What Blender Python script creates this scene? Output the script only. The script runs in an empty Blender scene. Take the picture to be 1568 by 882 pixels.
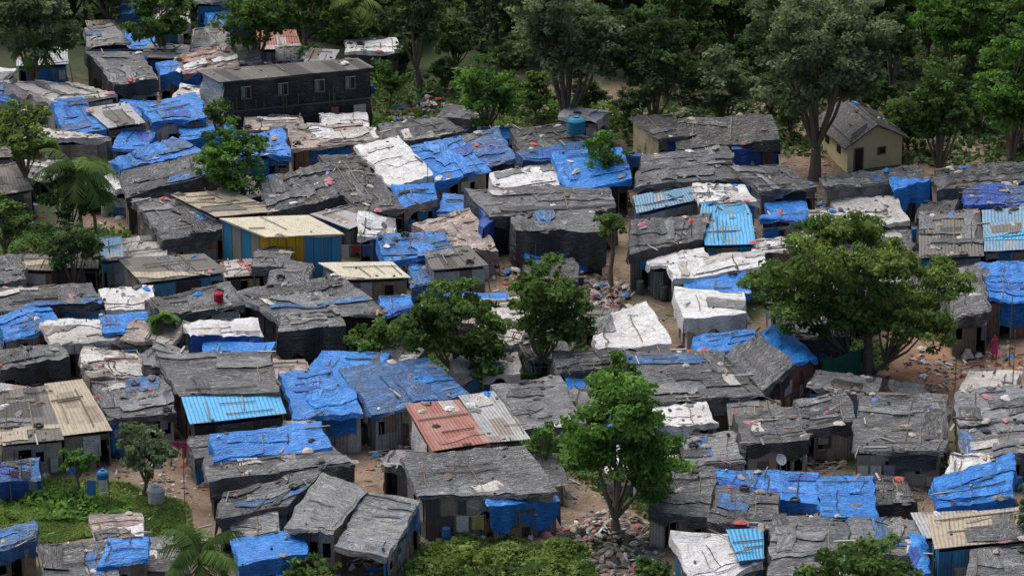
import bpy, math, random
import numpy as np
from mathutils import Vector
random.seed(11)
RS = np.random.RandomState(5)
sc = bpy.context.scene
# ------------------------------------------------------------------ camera
PITCH = math.radians(21.0); DIST = 250.0; TH = 35.64/250.0
CAM = np.array([0.0, -DIST*math.cos(PITCH), DIST*math.sin(PITCH)])
SP, CP = math.sin(PITCH), math.cos(PITCH)
cd = bpy.data.cameras.new("camera"); cam = bpy.data.objects.new("camera", cd)
sc.collection.objects.link(cam); cam.location = CAM
cam.rotation_euler = (math.radians(90)-PITCH, 0, 0)
cd.sensor_width = 36; cd.lens = 18.0/TH; cd.clip_start = 1; cd.clip_end = 5000
sc.camera = cam

def P(px, py, h=0.0):
    a = (px-784)/784*TH; b = (441-py)/784*TH
    d = np.array([a, CP+b*SP, -SP+b*CP])
    t = (h-CAM[2])/d[2]
    return CAM + d*t
def ppm(y, z=0.0):
    d = (y-CAM[1])*CP - (z-CAM[2])*SP
    return 784/(TH*d)

# ------------------------------------------------------------------ world / light
w = bpy.data.worlds.new("World"); sc.world = w; w.use_nodes = True
nt = w.node_tree; nt.nodes.clear()
sky = nt.nodes.new('ShaderNodeTexSky'); sky.sky_type = 'NISHITA'; sky.sun_disc = False
EL, AZ = math.radians(60), math.radians(-32)
sky.sun_elevation = EL; sky.sun_rotation = AZ
sky.air_density = 1.0; sky.dust_density = 6.0; sky.ozone_density = 1.0
bg = nt.nodes.new('ShaderNodeBackground'); bg.inputs[1].default_value = 0.15
wo = nt.nodes.new('ShaderNodeOutputWorld')
nt.links.new(sky.outputs[0], bg.inputs[0]); nt.links.new(bg.outputs[0], wo.inputs[0])
sl = bpy.data.lights.new("sun", 'SUN'); sl.energy = 3.0; sl.angle = math.radians(65); sl.color = (1, .975, .94)
so = bpy.data.objects.new("sun", sl); sc.collection.objects.link(so)
sd = Vector((math.sin(AZ)*math.cos(EL), math.cos(AZ)*math.cos(EL), math.sin(EL)))
so.rotation_euler = sd.to_track_quat('Z', 'Y').to_euler()
so.location = (0, 0, 80)
sc.view_settings.view_transform = 'Standard'; sc.view_settings.look = 'None'; sc.view_settings.exposure = 0

# ------------------------------------------------------------------ materials
class NT:
    def __init__(s, name):
        s.m = bpy.data.materials.new(name); s.m.use_nodes = True
        s.t = s.m.node_tree; s.t.nodes.clear()
        s.out = s.n('ShaderNodeOutputMaterial')
    def n(s, t, **k):
        x = s.t.nodes.new(t)
        for a, b in k.items(): setattr(x, a, b)
        return x
    def l(s, a, b): s.t.links.new(a, b)
    def noise(s, vec, scale, detail=3, rough=.55, dist=0, ty='FBM'):
        x = s.n('ShaderNodeTexNoise'); x.noise_type = ty
        if ty == 'FBM': x.normalize = True
        x.inputs['Scale'].default_value = scale; x.inputs['Detail'].default_value = detail
        x.inputs['Roughness'].default_value = rough; x.inputs['Distortion'].default_value = dist
        if vec is not None: s.l(vec, x.inputs['Vector'])
        return x.outputs['Fac']
    def ramp(s, fac, a, b):
        x = s.n('ShaderNodeMapRange'); x.inputs[1].default_value = a; x.inputs[2].default_value = b
        s.l(fac, x.inputs[0]); return x.outputs[0]
    def mix(s, f, a, b, bt='MIX'):
        x = s.n('ShaderNodeMix', data_type='RGBA', blend_type=bt)
        for i, v in ((0, f), (6, a), (7, b)):
            if isinstance(v, (int, float)): x.inputs[i].default_value = v
            elif isinstance(v, tuple): x.inputs[i].default_value = (*v[:3], 1)
            else: s.l(v, x.inputs[i])
        return x.outputs[2]
    def math(s, op, a, b=0.0):
        x = s.n('ShaderNodeMath', operation=op)
        for i, v in enumerate((a, b)):
            if isinstance(v, (int, float)): x.inputs[i].default_value = v
            else: s.l(v, x.inputs[i])
        return x.outputs[0]
    def coords(s, off=True):
        u = s.n('ShaderNodeTexCoord').outputs['UV']
        if not off: return u
        oi = s.n('ShaderNodeObjectInfo').outputs['Random']
        sc_ = s.math('MULTIPLY', oi, 57.0)
        v = s.n('ShaderNodeVectorMath', operation='ADD'); s.l(u, v.inputs[0]); s.l(sc_, v.inputs[1])
        return v.outputs[0]
    def mapping(s, vec, scale):
        m = s.n('ShaderNodeMapping'); m.inputs['Scale'].default_value = scale; s.l(vec, m.inputs['Vector']); return m.outputs[0]
    def bsdf(s, col, rough, bump=None, dist=.05, spec=.5, strength=1.0):
        b = s.n('ShaderNodeBsdfPrincipled')
        if isinstance(col, tuple): b.inputs['Base Color'].default_value = (*col[:3], 1)
        else: s.l(col, b.inputs['Base Color'])
        if isinstance(rough, (int, float)): b.inputs['Roughness'].default_value = rough
        else: s.l(rough, b.inputs['Roughness'])
        b.inputs['Specular IOR Level'].default_value = spec
        if bump is not None:
            bp = s.n('ShaderNodeBump'); bp.inputs['Distance'].default_value = dist; bp.inputs['Strength'].default_value = strength
            s.l(bump, bp.inputs['Height']); s.l(bp.outputs[0], b.inputs['Normal'])
        s.l(b.outputs[0], s.out.inputs[0]); return b

def tarp(name, c1, c2, dirt=(.16, .13, .10), damt=.6, rough=.5, spec=.5, light=None, tone=.35):
    s = NT(name); v = s.coords()
    c = s.mix(s.ramp(s.noise(v, .45, 2, .6, .5), .38, .62), c1, c2)
    rv = s.n('ShaderNodeObjectInfo').outputs['Random']
    c = s.mix(s.math('MULTIPLY', rv, tone), c, tuple(x*.40 for x in c1))
    if light:  # pale streaks put the light caught by folds into the tarp colour
        c = s.mix(s.ramp(s.noise(s.mapping(v, (1.0, 3.2, 1)), 1.1, 4, .7, .8), .53, .66), c, light)
    st = s.noise(s.mapping(v, (3.4, .6, 1)), 1.0, 4, .7, .3)
    c = s.mix(s.math('MULTIPLY', s.ramp(st, .54, .76), damt), c, dirt)
    dk = s.noise(v, 1.8, 4, .78, 1.2)
    c = s.mix(s.math('MULTIPLY', s.ramp(dk, .55, .64), .6), c, tuple(x*.3 for x in c1))
    n2 = s.noise(s.mapping(v, (1.0, 2.4, 1)), 2.2, 3, .68, 1.2)
    s.bsdf(c, rough, n2, .2, spec)
    return s.m

def sheetmat(name, c1, c2, c3, rough=.6, period=.22, spec=.4, rust=(.18, .08, .04), ramt=.4, attr=False):
    s = NT(name); v = s.coords(); u0 = s.coords(False)
    sep = s.n('ShaderNodeSeparateXYZ'); s.l(v, sep.inputs[0])
    if attr:
        at = s.n('ShaderNodeAttribute', attribute_name='Col'); c = at.outputs['Color']
    else:
        fx = s.math('FLOOR', s.math('DIVIDE', sep.outputs[0], .95)); fy = s.math('FLOOR', s.math('DIVIDE', sep.outputs[1], 2.3))
        cb = s.n('ShaderNodeCombineXYZ'); s.l(fx, cb.inputs[0]); s.l(fy, cb.inputs[1])
        wn = s.n('ShaderNodeTexWhiteNoise', noise_dimensions='2D'); s.l(cb.outputs[0], wn.inputs['Vector'])
        c = s.mix(wn.outputs['Value'], c1, c2)
        c = s.mix(s.ramp(wn.outputs['Value'], .78, .8), c, c3)
    rn = s.noise(s.mapping(v, (2.5, .7, 1)), 1.3, 4, .7, .4)
    c = s.mix(s.math('MULTIPLY', s.ramp(rn, .5, .72), ramt), c, rust)
    dk = s.noise(v, 2.5, 4, .7, .4)
    c = s.mix(s.math('MULTIPLY', s.ramp(dk, .5, .7), .45), c, (.05, .045, .04))
    wv = s.n('ShaderNodeTexWave', wave_type='BANDS', bands_direction='X', wave_profile='SIN')
    wv.inputs['Scale'].default_value = .314/period; wv.inputs['Distortion'].default_value = 0; s.l(u0, wv.inputs['Vector'])
    s.bsdf(c, rough, wv.outputs['Fac'], .035, spec)
    return s.m

M = {}
M['K'] = tarp('black_tarpaulin_faded', (.088, .094, .103), (.045, .049, .056), (.13, .122, .11), .4, .34, .6, (.175, .183, .195), .8)
M['L'] = tarp('grey_tarpaulin', (.17, .178, .19), (.115, .122, .132), (.18, .165, .145), .35, .36, .6, (.26, .265, .27), .4)
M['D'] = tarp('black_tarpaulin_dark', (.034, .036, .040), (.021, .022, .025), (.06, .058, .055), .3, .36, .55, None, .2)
M['B'] = tarp('blue_tarpaulin', (.006, .165, .56), (.012, .21, .68), (.10, .18, .28), .25, .38, .45, (.03, .29, .74), .35)
M['b'] = tarp('blue_tarpaulin_worn', (.014, .12, .36), (.035, .08, .18), (.08, .09, .10), .55, .42, .45, (.06, .24, .52), .4)
M['V'] = tarp('deep_blue_tarpaulin', (.010, .065, .36), (.012, .095, .44), (.05, .07, .15), .35, .42, .45)
M['W'] = tarp('white_tarpaulin', (.66, .67, .68), (.56, .56, .56), (.30, .27, .24), .45, .5, .3, (.74, .74, .74), .08)
M['w'] = tarp('dirty_white_tarpaulin', (.42, .405, .38), (.53, .51, .485), (.20, .155, .12), .65, .6, .3, (.60, .58, .56), .22)
M['X'] = tarp('patchwork_plastic', (.36, .29, .25), (.17, .16, .16), (.42, .09, .07), .5, .6, .3, (.56, .53, .50), .3)
M['G'] = sheetmat('cement_sheet', (.12, .117, .112), (.175, .168, .156), (.07, .07, .07), .8, .25, .2, (.10, .075, .055), .45)
M['T'] = sheetmat('galvanised_tin_sheet', (.23, .25, .265), (.32, .33, .335), (.17, .135, .115), .5, .22, .4)
M['R'] = sheetmat('rusty_red_tin_sheet', (.23, .062, .045), (.30, .15, .12), (.32, .29, .28), .6, .22, .4, (.11, .04, .025), .5)
M['Y'] = sheetmat('cream_roof_sheet', (.50, .46, .345), (.45, .42, .325), (.48, .46, .37), .6, .25, .3, (.25, .18, .10), .25)
M['P'] = sheetmat('tan_roof_sheet', (.36, .315, .23), (.30, .26, .20), (.22, .18, .14), .7, .25, .3, (.14, .09, .06), .4)
M['C'] = sheetmat('cyan_painted_tin_sheet', (.02, .26, .52), (.04, .31, .58), (.08, .23, .35), .5, .25, .4, (.22, .2, .18), .25)
M['c'] = sheetmat('weathered_blue_tin_sheet', (.10, .22, .34), (.14, .27, .38), (.21, .25, .27), .6, .25, .4, (.15, .09, .06), .5)
WALL = sheetmat('patchwork_wall', None, None, None, .7, .2, .3, (.13, .09, .06), .35, True)
def attrmat(name, rough=.8, n=6.0, amt=.35):
    s = NT(name); at = s.n('ShaderNodeAttribute', attribute_name='Col')
    v = s.n('ShaderNodeTexCoord').outputs['Object']
    d = s.noise(v, n, 2, .6)
    c = s.mix(s.math('MULTIPLY', s.ramp(d, .45, .7), amt), at.outputs['Color'], (.06, .05, .04))
    s.bsdf(c, rough, None, .03, .3); return s.m
CLUT = attrmat('weathered_clutter')
BARK = attrmat('bark', .9, 5, .6)
def leafmat():
    s = NT('leaf'); at = s.n('ShaderNodeAttribute', attribute_name='Col')
    b = s.n('ShaderNodeBsdfDiffuse'); s.l(at.outputs['Color'], b.inputs[0])
    tr = s.n('ShaderNodeBsdfTranslucent')
    c2 = s.mix(1.0, at.outputs['Color'], (1.25, 1.35, .85), 'MULTIPLY'); s.l(c2, tr.inputs[0])
    ms = s.n('ShaderNodeMixShader'); ms.inputs[0].default_value = .38
    s.l(b.outputs[0], ms.inputs[1]); s.l(tr.outputs[0], ms.inputs[2]); s.l(ms.outputs[0], s.out.inputs[0])
    return s.m
LEAF = leafmat()
YW = float(P(784, 130)[1]); RD = P(1480, 572)
def groundmat():
    s = NT('dirt_ground'); v = s.n('ShaderNodeTexCoord').outputs['Object']
    a = s.noise(v, .09, 2, .6); b = s.noise(v, .6, 5, .7, .5); c_ = s.noise(v, 4, 4, .7)
    c = s.mix(s.ramp(b, .35, .65), (.14, .10, .072), (.24, .18, .135))
    c = s.mix(s.ramp(a, .50, .62), c, (.065, .08, .035))
    c = s.mix(s.ramp(c_, .54, .68), c, (.07, .06, .05))
    # exposed reddish laterite soil on the open slope
    vd = s.n('ShaderNodeVectorMath', operation='DISTANCE'); s.l(v, vd.inputs[0]); vd.inputs[1].default_value = (float(RD[0]), float(RD[1]), 0)
    rd = s.math('ADD', vd.outputs['Value'], s.math('MULTIPLY', b, 3.0))
    c = s.mix(s.ramp(rd, 9.0, 5.5), c, s.mix(s.ramp(b, .4, .6), (.20, .105, .065), (.27, .16, .105)))
    c = s.mix(s.ramp(c_, .68, .74), c, (.36, .33, .30))
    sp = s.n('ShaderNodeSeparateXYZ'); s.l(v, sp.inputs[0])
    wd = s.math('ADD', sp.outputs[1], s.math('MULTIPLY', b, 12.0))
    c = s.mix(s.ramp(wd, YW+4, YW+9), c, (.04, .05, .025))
    s.bsdf(c, .95, b, .3, .2)
    return s.m
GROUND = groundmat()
def plain(name, c, rough=.6, n=3.0):
    s = NT(name); v = s.n('ShaderNodeTexCoord').outputs['Object']; d = s.noise(v, n, 3, .6)
    col = s.mix(s.math('MULTIPLY', s.ramp(d, .45, .75), .35), c, tuple(x*.5 for x in c))
    s.bsdf(col, rough, None, .02, .3); return s.m

# ------------------------------------------------------------------ mesh helpers
COL = sc.collection
def mkobj(name, V, F, mats, mi=None, col=None, uv=None, smooth=False, parent=None, loc=None):
    me = bpy.data.meshes.new(name); me.from_pydata(V if isinstance(V, list) else V.tolist(), [], F if isinstance(F, list) else F.tolist())
    for m in mats: me.materials.append(m)
    n = len(me.polygons)
    if mi is not None: me.polygons.foreach_set('material_index', np.asarray(mi, dtype=np.int32))
    if col is not None:
        a = me.attributes.new('Col', 'FLOAT_COLOR', 'FACE')
        c = np.ones((n, 4), dtype=np.float32); c[:, :3] = np.asarray(col, dtype=np.float32)[:, :3]
        a.data.foreach_set('color', c.ravel())
    if uv is not None:
        ul = me.uv_layers.new(name='UVMap'); idx = np.empty(len(me.loops), dtype=np.int32)
        me.loops.foreach_get('vertex_index', idx)
        ul.data.foreach_set('uv', np.asarray(uv, dtype=np.float32)[idx].ravel())
    if smooth is True: me.polygons.foreach_set('use_smooth', np.ones(n, dtype=bool))
    me.update()
    ob = bpy.data.objects.new(name, me); COL.objects.link(ob)
    if parent is not None: ob.parent = parent
    if loc is not None: ob.location = loc
    return ob
def empty(name, loc=(0, 0, 0)):
    e = bpy.data.objects.new(name, None); e.empty_display_size = .5; COL.objects.link(e); e.location = loc; return e

ICO = []
_t = (1+5**.5)/2
for a in (-1, 1):
    for b in (-_t, _t): ICO += [(a, b, 0), (0, a, b), (b, 0, a)]
ICO = np.array(ICO)/np.linalg.norm((1, _t))
def icofaces():
    F = []
    for i in range(12):
        for j in range(i+1, 12):
            for k in range(j+1, 12):
                if all(abs(np.linalg.norm(ICO[p]-ICO[q])-1.0515) < .02 for p, q in ((i, j), (j, k), (i, k))):
                    n = np.cross(ICO[j]-ICO[i], ICO[k]-ICO[i])
                    F.append((i, j, k) if n.dot(ICO[i]) > 0 else (i, k, j))
    return F
ICOF = icofaces()
class MB:
    def __init__(s): s.v = []; s.f = []; s.c = []; s.m = []; s.uv = []
    def add(s, V, F, c, m=0, uv=None):
        o = len(s.v); s.v += [tuple(map(float, x)) for x in V]; s.f += [tuple(i+o for i in f) for f in F]
        s.c += [c]*len(F); s.m += [m]*len(F)
        s.uv += (uv if uv is not None else [(float(x[0]), float(x[2])) for x in V])
    def hexa(s, b, t, c, m=0, uv=None):
        s.add(list(b)+list(t), [(3, 2, 1, 0), (4, 5, 6, 7), (0, 1, 5, 4), (1, 2, 6, 5), (2, 3, 7, 6), (3, 0, 4, 7)], c, m, uv)
    def box(s, p, ax, ay, az, c, m=0):
        p, ax, ay, az = map(np.array, (p, ax, ay, az))
        q = [-ax-ay, ax-ay, ax+ay, -ax+ay]
        s.hexa([p-az+k for k in q], [p+az+k for k in q], c, m)
    def plank(s, p, ang, L, w_, h, c, tilt=0, m=0):
        d = np.array([math.cos(ang), math.sin(ang), tilt]); n = np.array([-math.sin(ang), math.cos(ang), 0])
        s.box(p, d*L/2, n*w_/2, np.array([0, 0, h/2]), c, m)
    def stone(s, p, r, c, fl=.7):
        k = 1+RS.uniform(-.28, .28, (12, 1)); sx = RS.uniform(.7, 1.3, 3); sx[2] *= fl
        s.add(ICO*k*r*sx+np.array(p), ICOF, c)
    def tube(s, pts, rad, n=6, c=(.1, .1, .1), m=0, cap=True):
        pts = [np.array(p, float) for p in pts]; V = []; F = []
        for i, p in enumerate(pts):
            d = pts[min(i+1, len(pts)-1)]-pts[max(i-1, 0)]; d /= (np.linalg.norm(d)+1e-9)
            a = np.cross(d, (0, 0, 1) if abs(d[2]) < .9 else (1, 0, 0)); a /= np.linalg.norm(a); b = np.cross(d, a)
            for k in range(n):
                t = 2*math.pi*k/n; V.append(p+rad[i]*(a*math.cos(t)+b*math.sin(t)))
        for i in range(len(pts)-1):
            for k in range(n): F.append((i*n+k, i*n+(k+1) % n, (i+1)*n+(k+1) % n, (i+1)*n+k))
        if cap: F.append(tuple(range(n-1, -1, -1))); F.append(tuple((len(pts)-1)*n+k for k in range(n)))
        s.add(V, F, c, m)
    def torus(s, p, R, r, c, n=12, k=5):
        V = []; F = []
        for i in range(n):
            a = 2*math.pi*i/n
            for j in range(k):
                b = 2*math.pi*j/k
                V.append((p[0]+(R+r*math.cos(b))*math.cos(a), p[1]+(R+r*math.cos(b))*math.sin(a), p[2]+r*math.sin(b)))
        for i in range(n):
            for j in range(k): F.append((i*k+j, ((i+1) % n)*k+j, ((i+1) % n)*k+(j+1) % k, i*k+(j+1) % k))
        s.add(V, F, c)
    def lump(s, p, r, c, hh=.5):
        V = []; F = []; n = 9; R = 3; ph = random.random()*6; e = random.uniform(.5, 1.6)
        for j in range(R):
            q = (j+1)/R
            for i in range(n):
                a = 2*math.pi*i/n; rr = r*q*(1+random.uniform(-.25, .25))
                x, y = rr*math.cos(a)*e, rr*math.sin(a)/e
                V.append((p[0]+x*math.cos(ph)-y*math.sin(ph), p[1]+x*math.sin(ph)+y*math.cos(ph), p[2]+r*hh*(1-q*q)*random.uniform(.7, 1.3)))
        V.append((p[0], p[1], p[2]+r*hh))
        for i in range(n): F.append((len(V)-1, i, (i+1) % n))
        for j in range(R-1):
            for i in range(n): F.append((j*n+i, (j+1)*n+i, (j+1)*n+(i+1) % n, j*n+(i+1) % n))
        s.add(V, F, c)
    def obj(s, name, mats, parent=None, uv=True, smooth=False):
        if not s.f: return None
        return mkobj(name, s.v, s.f, mats, s.m, s.c, s.uv if uv else None, smooth, parent)

class Waves:
    def __init__(s, seed, n, f0, f1):
        r = np.random.RandomState(seed); f = r.uniform(f0, f1, n); a = r.uniform(0, 6.283, n)
        s.kx = f*np.cos(a)*6.283; s.ky = f*np.sin(a)*6.283; s.ph = r.uniform(0, 6.283, n); s.n = n
    def __call__(s, x, y):
        o = 0
        for i in range(s.n): o = o+np.sin(s.kx[i]*x+s.ky[i]*y+s.ph[i])
        return o/math.sqrt(s.n)
class Panel:
    def __init__(s, pts, soft, seed):
        s.p = [np.array(q) for q in pts]
        s.L = .5*(np.linalg.norm(s.p[1]-s.p[0])+np.linalg.norm(s.p[2]-s.p[3]))
        s.D = .5*(np.linalg.norm(s.p[3]-s.p[0])+np.linalg.norm(s.p[2]-s.p[1]))
        s.soft = soft; s.w1 = Waves(seed, 5, .10, .3); s.w2 = Waves(seed+1, 6, .4, 1.0); s.w3 = Waves(seed+2, 5, .2, .7); s.w4 = Waves(seed+3, 5, .2, .7)
        r = random.Random(seed); s.per = r.uniform(.8, 1.5); s.vert = r.random() < .5; s.ph = r.random()*3; s.sag = r.uniform(.02, .11); s.cr = r.uniform(.4, 1.6)
        s.corner = [r.gauss(0, .17) for _ in range(4)]; s.belly = r.uniform(-.28, .18)
    def at(s, u, v):
        u = np.asarray(u, float); v = np.asarray(v, float); U = u[..., None]; Vv = v[..., None]
        p = (1-U)*(1-Vv)*s.p[0]+U*(1-Vv)*s.p[1]+U*Vv*s.p[2]+(1-U)*Vv*s.p[3]
        x = u*s.L; y = v*s.D; k = s.soft
        a, b = (x, y*.25) if s.vert else (x*.25, y)
        rid = 1-np.abs(s.w2(a*1.6, b*1.6)); t = x if s.vert else y
        c = (1-u)*(1-v)*s.corner[0]+u*(1-v)*s.corner[1]+u*v*s.corner[2]+(1-u)*v*s.corner[3]
        z = k*(.05*s.w1(x, y)+.03*s.cr*rid-s.sag*np.abs(np.sin(math.pi*t/s.per+s.ph))+c+s.belly*np.sin(math.pi*np.clip(u, 0, 1))*np.sin(math.pi*np.clip(v, 0, 1)))+.01*s.w1(x, y)
        q = p.copy(); q[..., 2] += z
        q[..., 0] += (k*.09+.012)*s.w3(x, y); q[..., 1] += (k*.09+.012)*s.w4(x, y)
        return q

def gridmesh(Q, U):
    nv, nu = Q.shape[:2]
    V = Q.reshape(-1, 3); uv = U.reshape(-1, 2); i = np.arange(nv*nu).reshape(nv, nu)
    F = np.stack([i[:-1, :-1], i[:-1, 1:], i[1:, 1:], i[1:, :-1]], -1).reshape(-1, 4)
    return V, F, uv
HARD = set('GTRYPCc')
PAL = {
 'tin': [(.30, .32, .34), (.24, .25, .26), (.38, .39, .39), (.22, .18, .14), (.16, .16, .16)],
 'wood': [(.22, .175, .14), (.29, .24, .195), (.15, .13, .11), (.36, .33, .29), (.11, .11, .11)],
 'white': [(.50, .49, .46), (.42, .42, .41), (.52, .51, .47), (.34, .35, .35)],
 'black': [(.030, .031, .034), (.038, .040, .043), (.024, .024, .026), (.058, .058, .063)],
 'cream': [(.58, .50, .30), (.55, .48, .30), (.6, .52, .34)],
 'blue': [(.04, .23, .45), (.06, .28, .48), (.03, .18, .43), (.24, .28, .30)],
 'rust': [(.24, .09, .075), (.28, .13, .10), (.18, .075, .06), (.29, .20, .17)],
 'brick': [(.28, .17, .12), (.33, .21, .15), (.24, .15, .11)],
 'mix': [(.32, .34, .36), (.22, .175, .14), (.45, .44, .41), (.07, .07, .075), (.04, .22, .45), (.29, .23, .17), (.25, .25, .25), (.17, .15, .13), (.30, .18, .12), (.50, .48, .45), (.38, .34, .27)],
}
CLOTH = [(.52, .51, .5), (.6, .6, .6), (.42, .38, .33), (.1, .1, .1), (.05, .05, .055), (.02, .20, .55), (.35, .28, .21), (.2, .17, .14), (.44, .08, .07), (.48, .44, .39), (.22, .21, .20), (.48, .2, .24)]
GREYS = [(.03, .03, .033), (.05, .05, .053), (.1, .1, .105), (.17, .168, .165), (.25, .23, .205), (.14, .115, .095), (.38, .36, .34)]
NM = {'K': 'black_tarpaulin_shack', 'D': 'black_tarpaulin_shack', 'L': 'grey_tarpaulin_shack', 'B': 'blue_tarpaulin_shack', 'b': 'blue_tarpaulin_shack', 'V': 'blue_tarpaulin_shack',
      'W': 'white_tarpaulin_shack', 'w': 'white_tarpaulin_shack', 'X': 'patchwork_plastic_shack', 'G': 'cement_sheet_shack', 'T': 'tin_roof_shack', 'R': 'rusty_tin_roof_shack', 'Y': 'cream_roof_shack', 'P': 'tan_roof_shack', 'C': 'blue_tin_roof_shack', 'c': 'blue_tin_roof_shack'}
SCR = {'K': 'KKLLDDLbKw', 'L': 'LKKDLbw', 'D': 'KDK', 'B': 'BBbBV', 'b': 'BbKBV', 'V': 'Vb', 'W': 'WwwL', 'w': 'wwWLX', 'X': 'XwRWK', 'G': 'GKLP', 'T': 'TGTw', 'R': 'RRw', 'Y': 'YP', 'P': 'PGK', 'C': 'Cc', 'c': 'cCG'}
seedc = [100]
def build_roof(par, pan, mat, dr=(.25, .25, .25, .25), dmat=None, nscr=None, nclut=None, nm='roof'):
    seedc[0] += 7; seed = seedc[0]; rnd = random.Random(seed)
    soft = pan.soft
    nu = int(min(60, max(8, pan.L/.16))); nv = int(min(60, max(6, pan.D/.18)))
    u, v = np.meshgrid(np.linspace(0, 1, nu), np.linspace(0, 1, nv))
    Q = pan.at(u, v); U = np.stack([u*pan.L, v*pan.D], -1)
    V, F, uv = gridmesh(Q, U); mi = np.zeros(len(F), int); cen = Q.mean((0, 1))
    Vs, Fs, us, ms = [V], [F], [uv], [mi]; off = len(V)
    edges = [Q[0, :], Q[:, -1], Q[-1, ::-1], Q[::-1, 0]]
    for k, E in enumerate(edges):
        d = dr[k]
        if d <= 0: continue
        rows = max(2, int(d/.2)+1); seg = np.linalg.norm(np.diff(E, axis=0), axis=1); s = np.concatenate([[0], np.cumsum(seg)])
        e = E[-1]-E[0]; on = np.array([e[1], -e[0], 0]); on /= np.linalg.norm(on)+1e-9
        if on.dot(E.mean(0)-cen) < 0: on = -on
        wv = Waves(seed+k, 6, .3, 1.2); wr = Waves(seed+k+40, 6, .12, .7)
        R = np.linspace(0, 1, rows)[:, None]; dd = d*np.clip(1+(.28 if d > .6 else .6)*wr(s, 0*s), .15, 2)[None, :]
        A = np.repeat(E[None], rows, 0).copy(); A[..., 2] -= R*dd
        A += on*((R**.5*.04+R*(.05+.09*min(d, 1.5)*wv(s, 0*s)[None, :]))*(1 if soft > .3 else .1))[..., None]
        A[..., 2] = np.maximum(A[..., 2], .02)
        V2, F2, u2 = gridmesh(A, np.stack([np.repeat(s[None], rows, 0), -R*dd], -1))
        Vs.append(V2); Fs.append(F2+off); us.append(u2); off += len(V2)
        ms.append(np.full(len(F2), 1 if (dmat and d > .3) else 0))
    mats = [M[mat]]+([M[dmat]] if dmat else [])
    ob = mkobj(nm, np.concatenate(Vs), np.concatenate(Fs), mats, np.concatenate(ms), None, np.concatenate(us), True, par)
    area = pan.L*pan.D
    if nscr is None: nscr = int(min(7, area/7+rnd.random()*1.5))
    for i in range(nscr):
        cm = rnd.choice(SCR[mat]); a = rnd.choice([0, 0, math.pi/2])+rnd.gauss(0, .10)
        L = min(rnd.uniform(.35, 1.0)*(pan.L if abs(math.cos(a)) > .5 else pan.D), 6.5); Wd = rnd.uniform(.4, 1.5)
        if cm in 'wWX' and mat in 'KLD': L = min(L, 1.6); Wd = min(Wd, .8)
        cu, cv = rnd.uniform(.1, .9), rnd.uniform(.1, .9)
        n1, n2 = max(4, int(L/.22)), max(3, int(Wd/.22))
        x, y = np.meshgrid(np.linspace(-L/2, L/2, n1), np.linspace(-Wd/2, Wd/2, n2))
        wr = Waves(seed+i*3+1, 5, .2, .6); wq = Waves(seed+i*3+2, 6, .4, 1.4)
        x2 = x+.12*wr(x, y); y2 = y+.12*wr(y, x)
        uu = cu+(x2*math.cos(a)-y2*math.sin(a))/pan.L; vv = cv+(x2*math.sin(a)+y2*math.cos(a))/pan.D
        uu = np.clip(uu, -.01, 1.01); vv = np.clip(vv, -.01, 1.01)
        A = pan.at(uu, vv); A[..., 2] += .035+.012*i+(.03*np.abs(wq(x, y)) if cm not in HARD else 0)
        V2, F2, u2 = gridmesh(A, np.stack([x, y], -1))
        mkobj('roof_patch', V2, F2, [M[cm]], None, None, u2, True, par)
    if nclut is None: nclut = int(area*(1.0 if mat not in 'BC' else .4)*rnd.uniform(.4, 1.5))
    mb = MB()
    for i in range(0 if nclut == 0 else rnd.randint(1, 4)):
        al = rnd.random() < .5; f = rnd.uniform(.06, .94); a0, a1 = sorted((rnd.uniform(0, .4), rnd.uniform(.6, 1)))
        tt = np.linspace(a0, a1, 5); pts = pan.at(tt, tt*0+f+.03*tt) if al else pan.at(tt*0+f+.03*tt, tt)
        pts = pts+np.array([0, 0, .07]); mb.tube(list(pts), [rnd.uniform(.025, .045)]*5, 4, rnd.choice([(.2, .17, .13), (.12, .10, .08), (.05, .05, .05), (.26, .23, .19)]))
    for i in range(nclut):
        uu, vv = rnd.uniform(.03, .97), rnd.uniform(.03, .97)
        if rnd.random() < .35: vv = rnd.choice([.03, .97])+rnd.uniform(-.02, .02)
        p = pan.at(np.array(uu), np.array(vv)); k = rnd.random()
        if k < .34: mb.stone(p+(0, 0, .04), rnd.uniform(.05, .14), rnd.choice(GREYS+[(.26, .17, .12)]))
        elif k < .62:
            ang = math.atan2(*(pan.p[1]-pan.p[0])[1::-1])+rnd.choice([0, 0, 1.57, rnd.uniform(0, 3)])
            L = rnd.uniform(.4, 1.8); mb.plank(p+(0, 0, .08), ang, L, rnd.uniform(.05, .14), .035, rnd.choice(GREYS+[(.2, .14, .09), (.26, .23, .2)]))
        elif k < .985: mb.lump(p, rnd.uniform(.10, .40), rnd.choice(GREYS*2+CLOTH), rnd.uniform(.2, .5))
        else: mb.torus(p+(0, 0, .1), .25, .08, (.03, .03, .03))
    mb.obj('roof_weights', [CLUT], par)
    return ob

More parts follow.
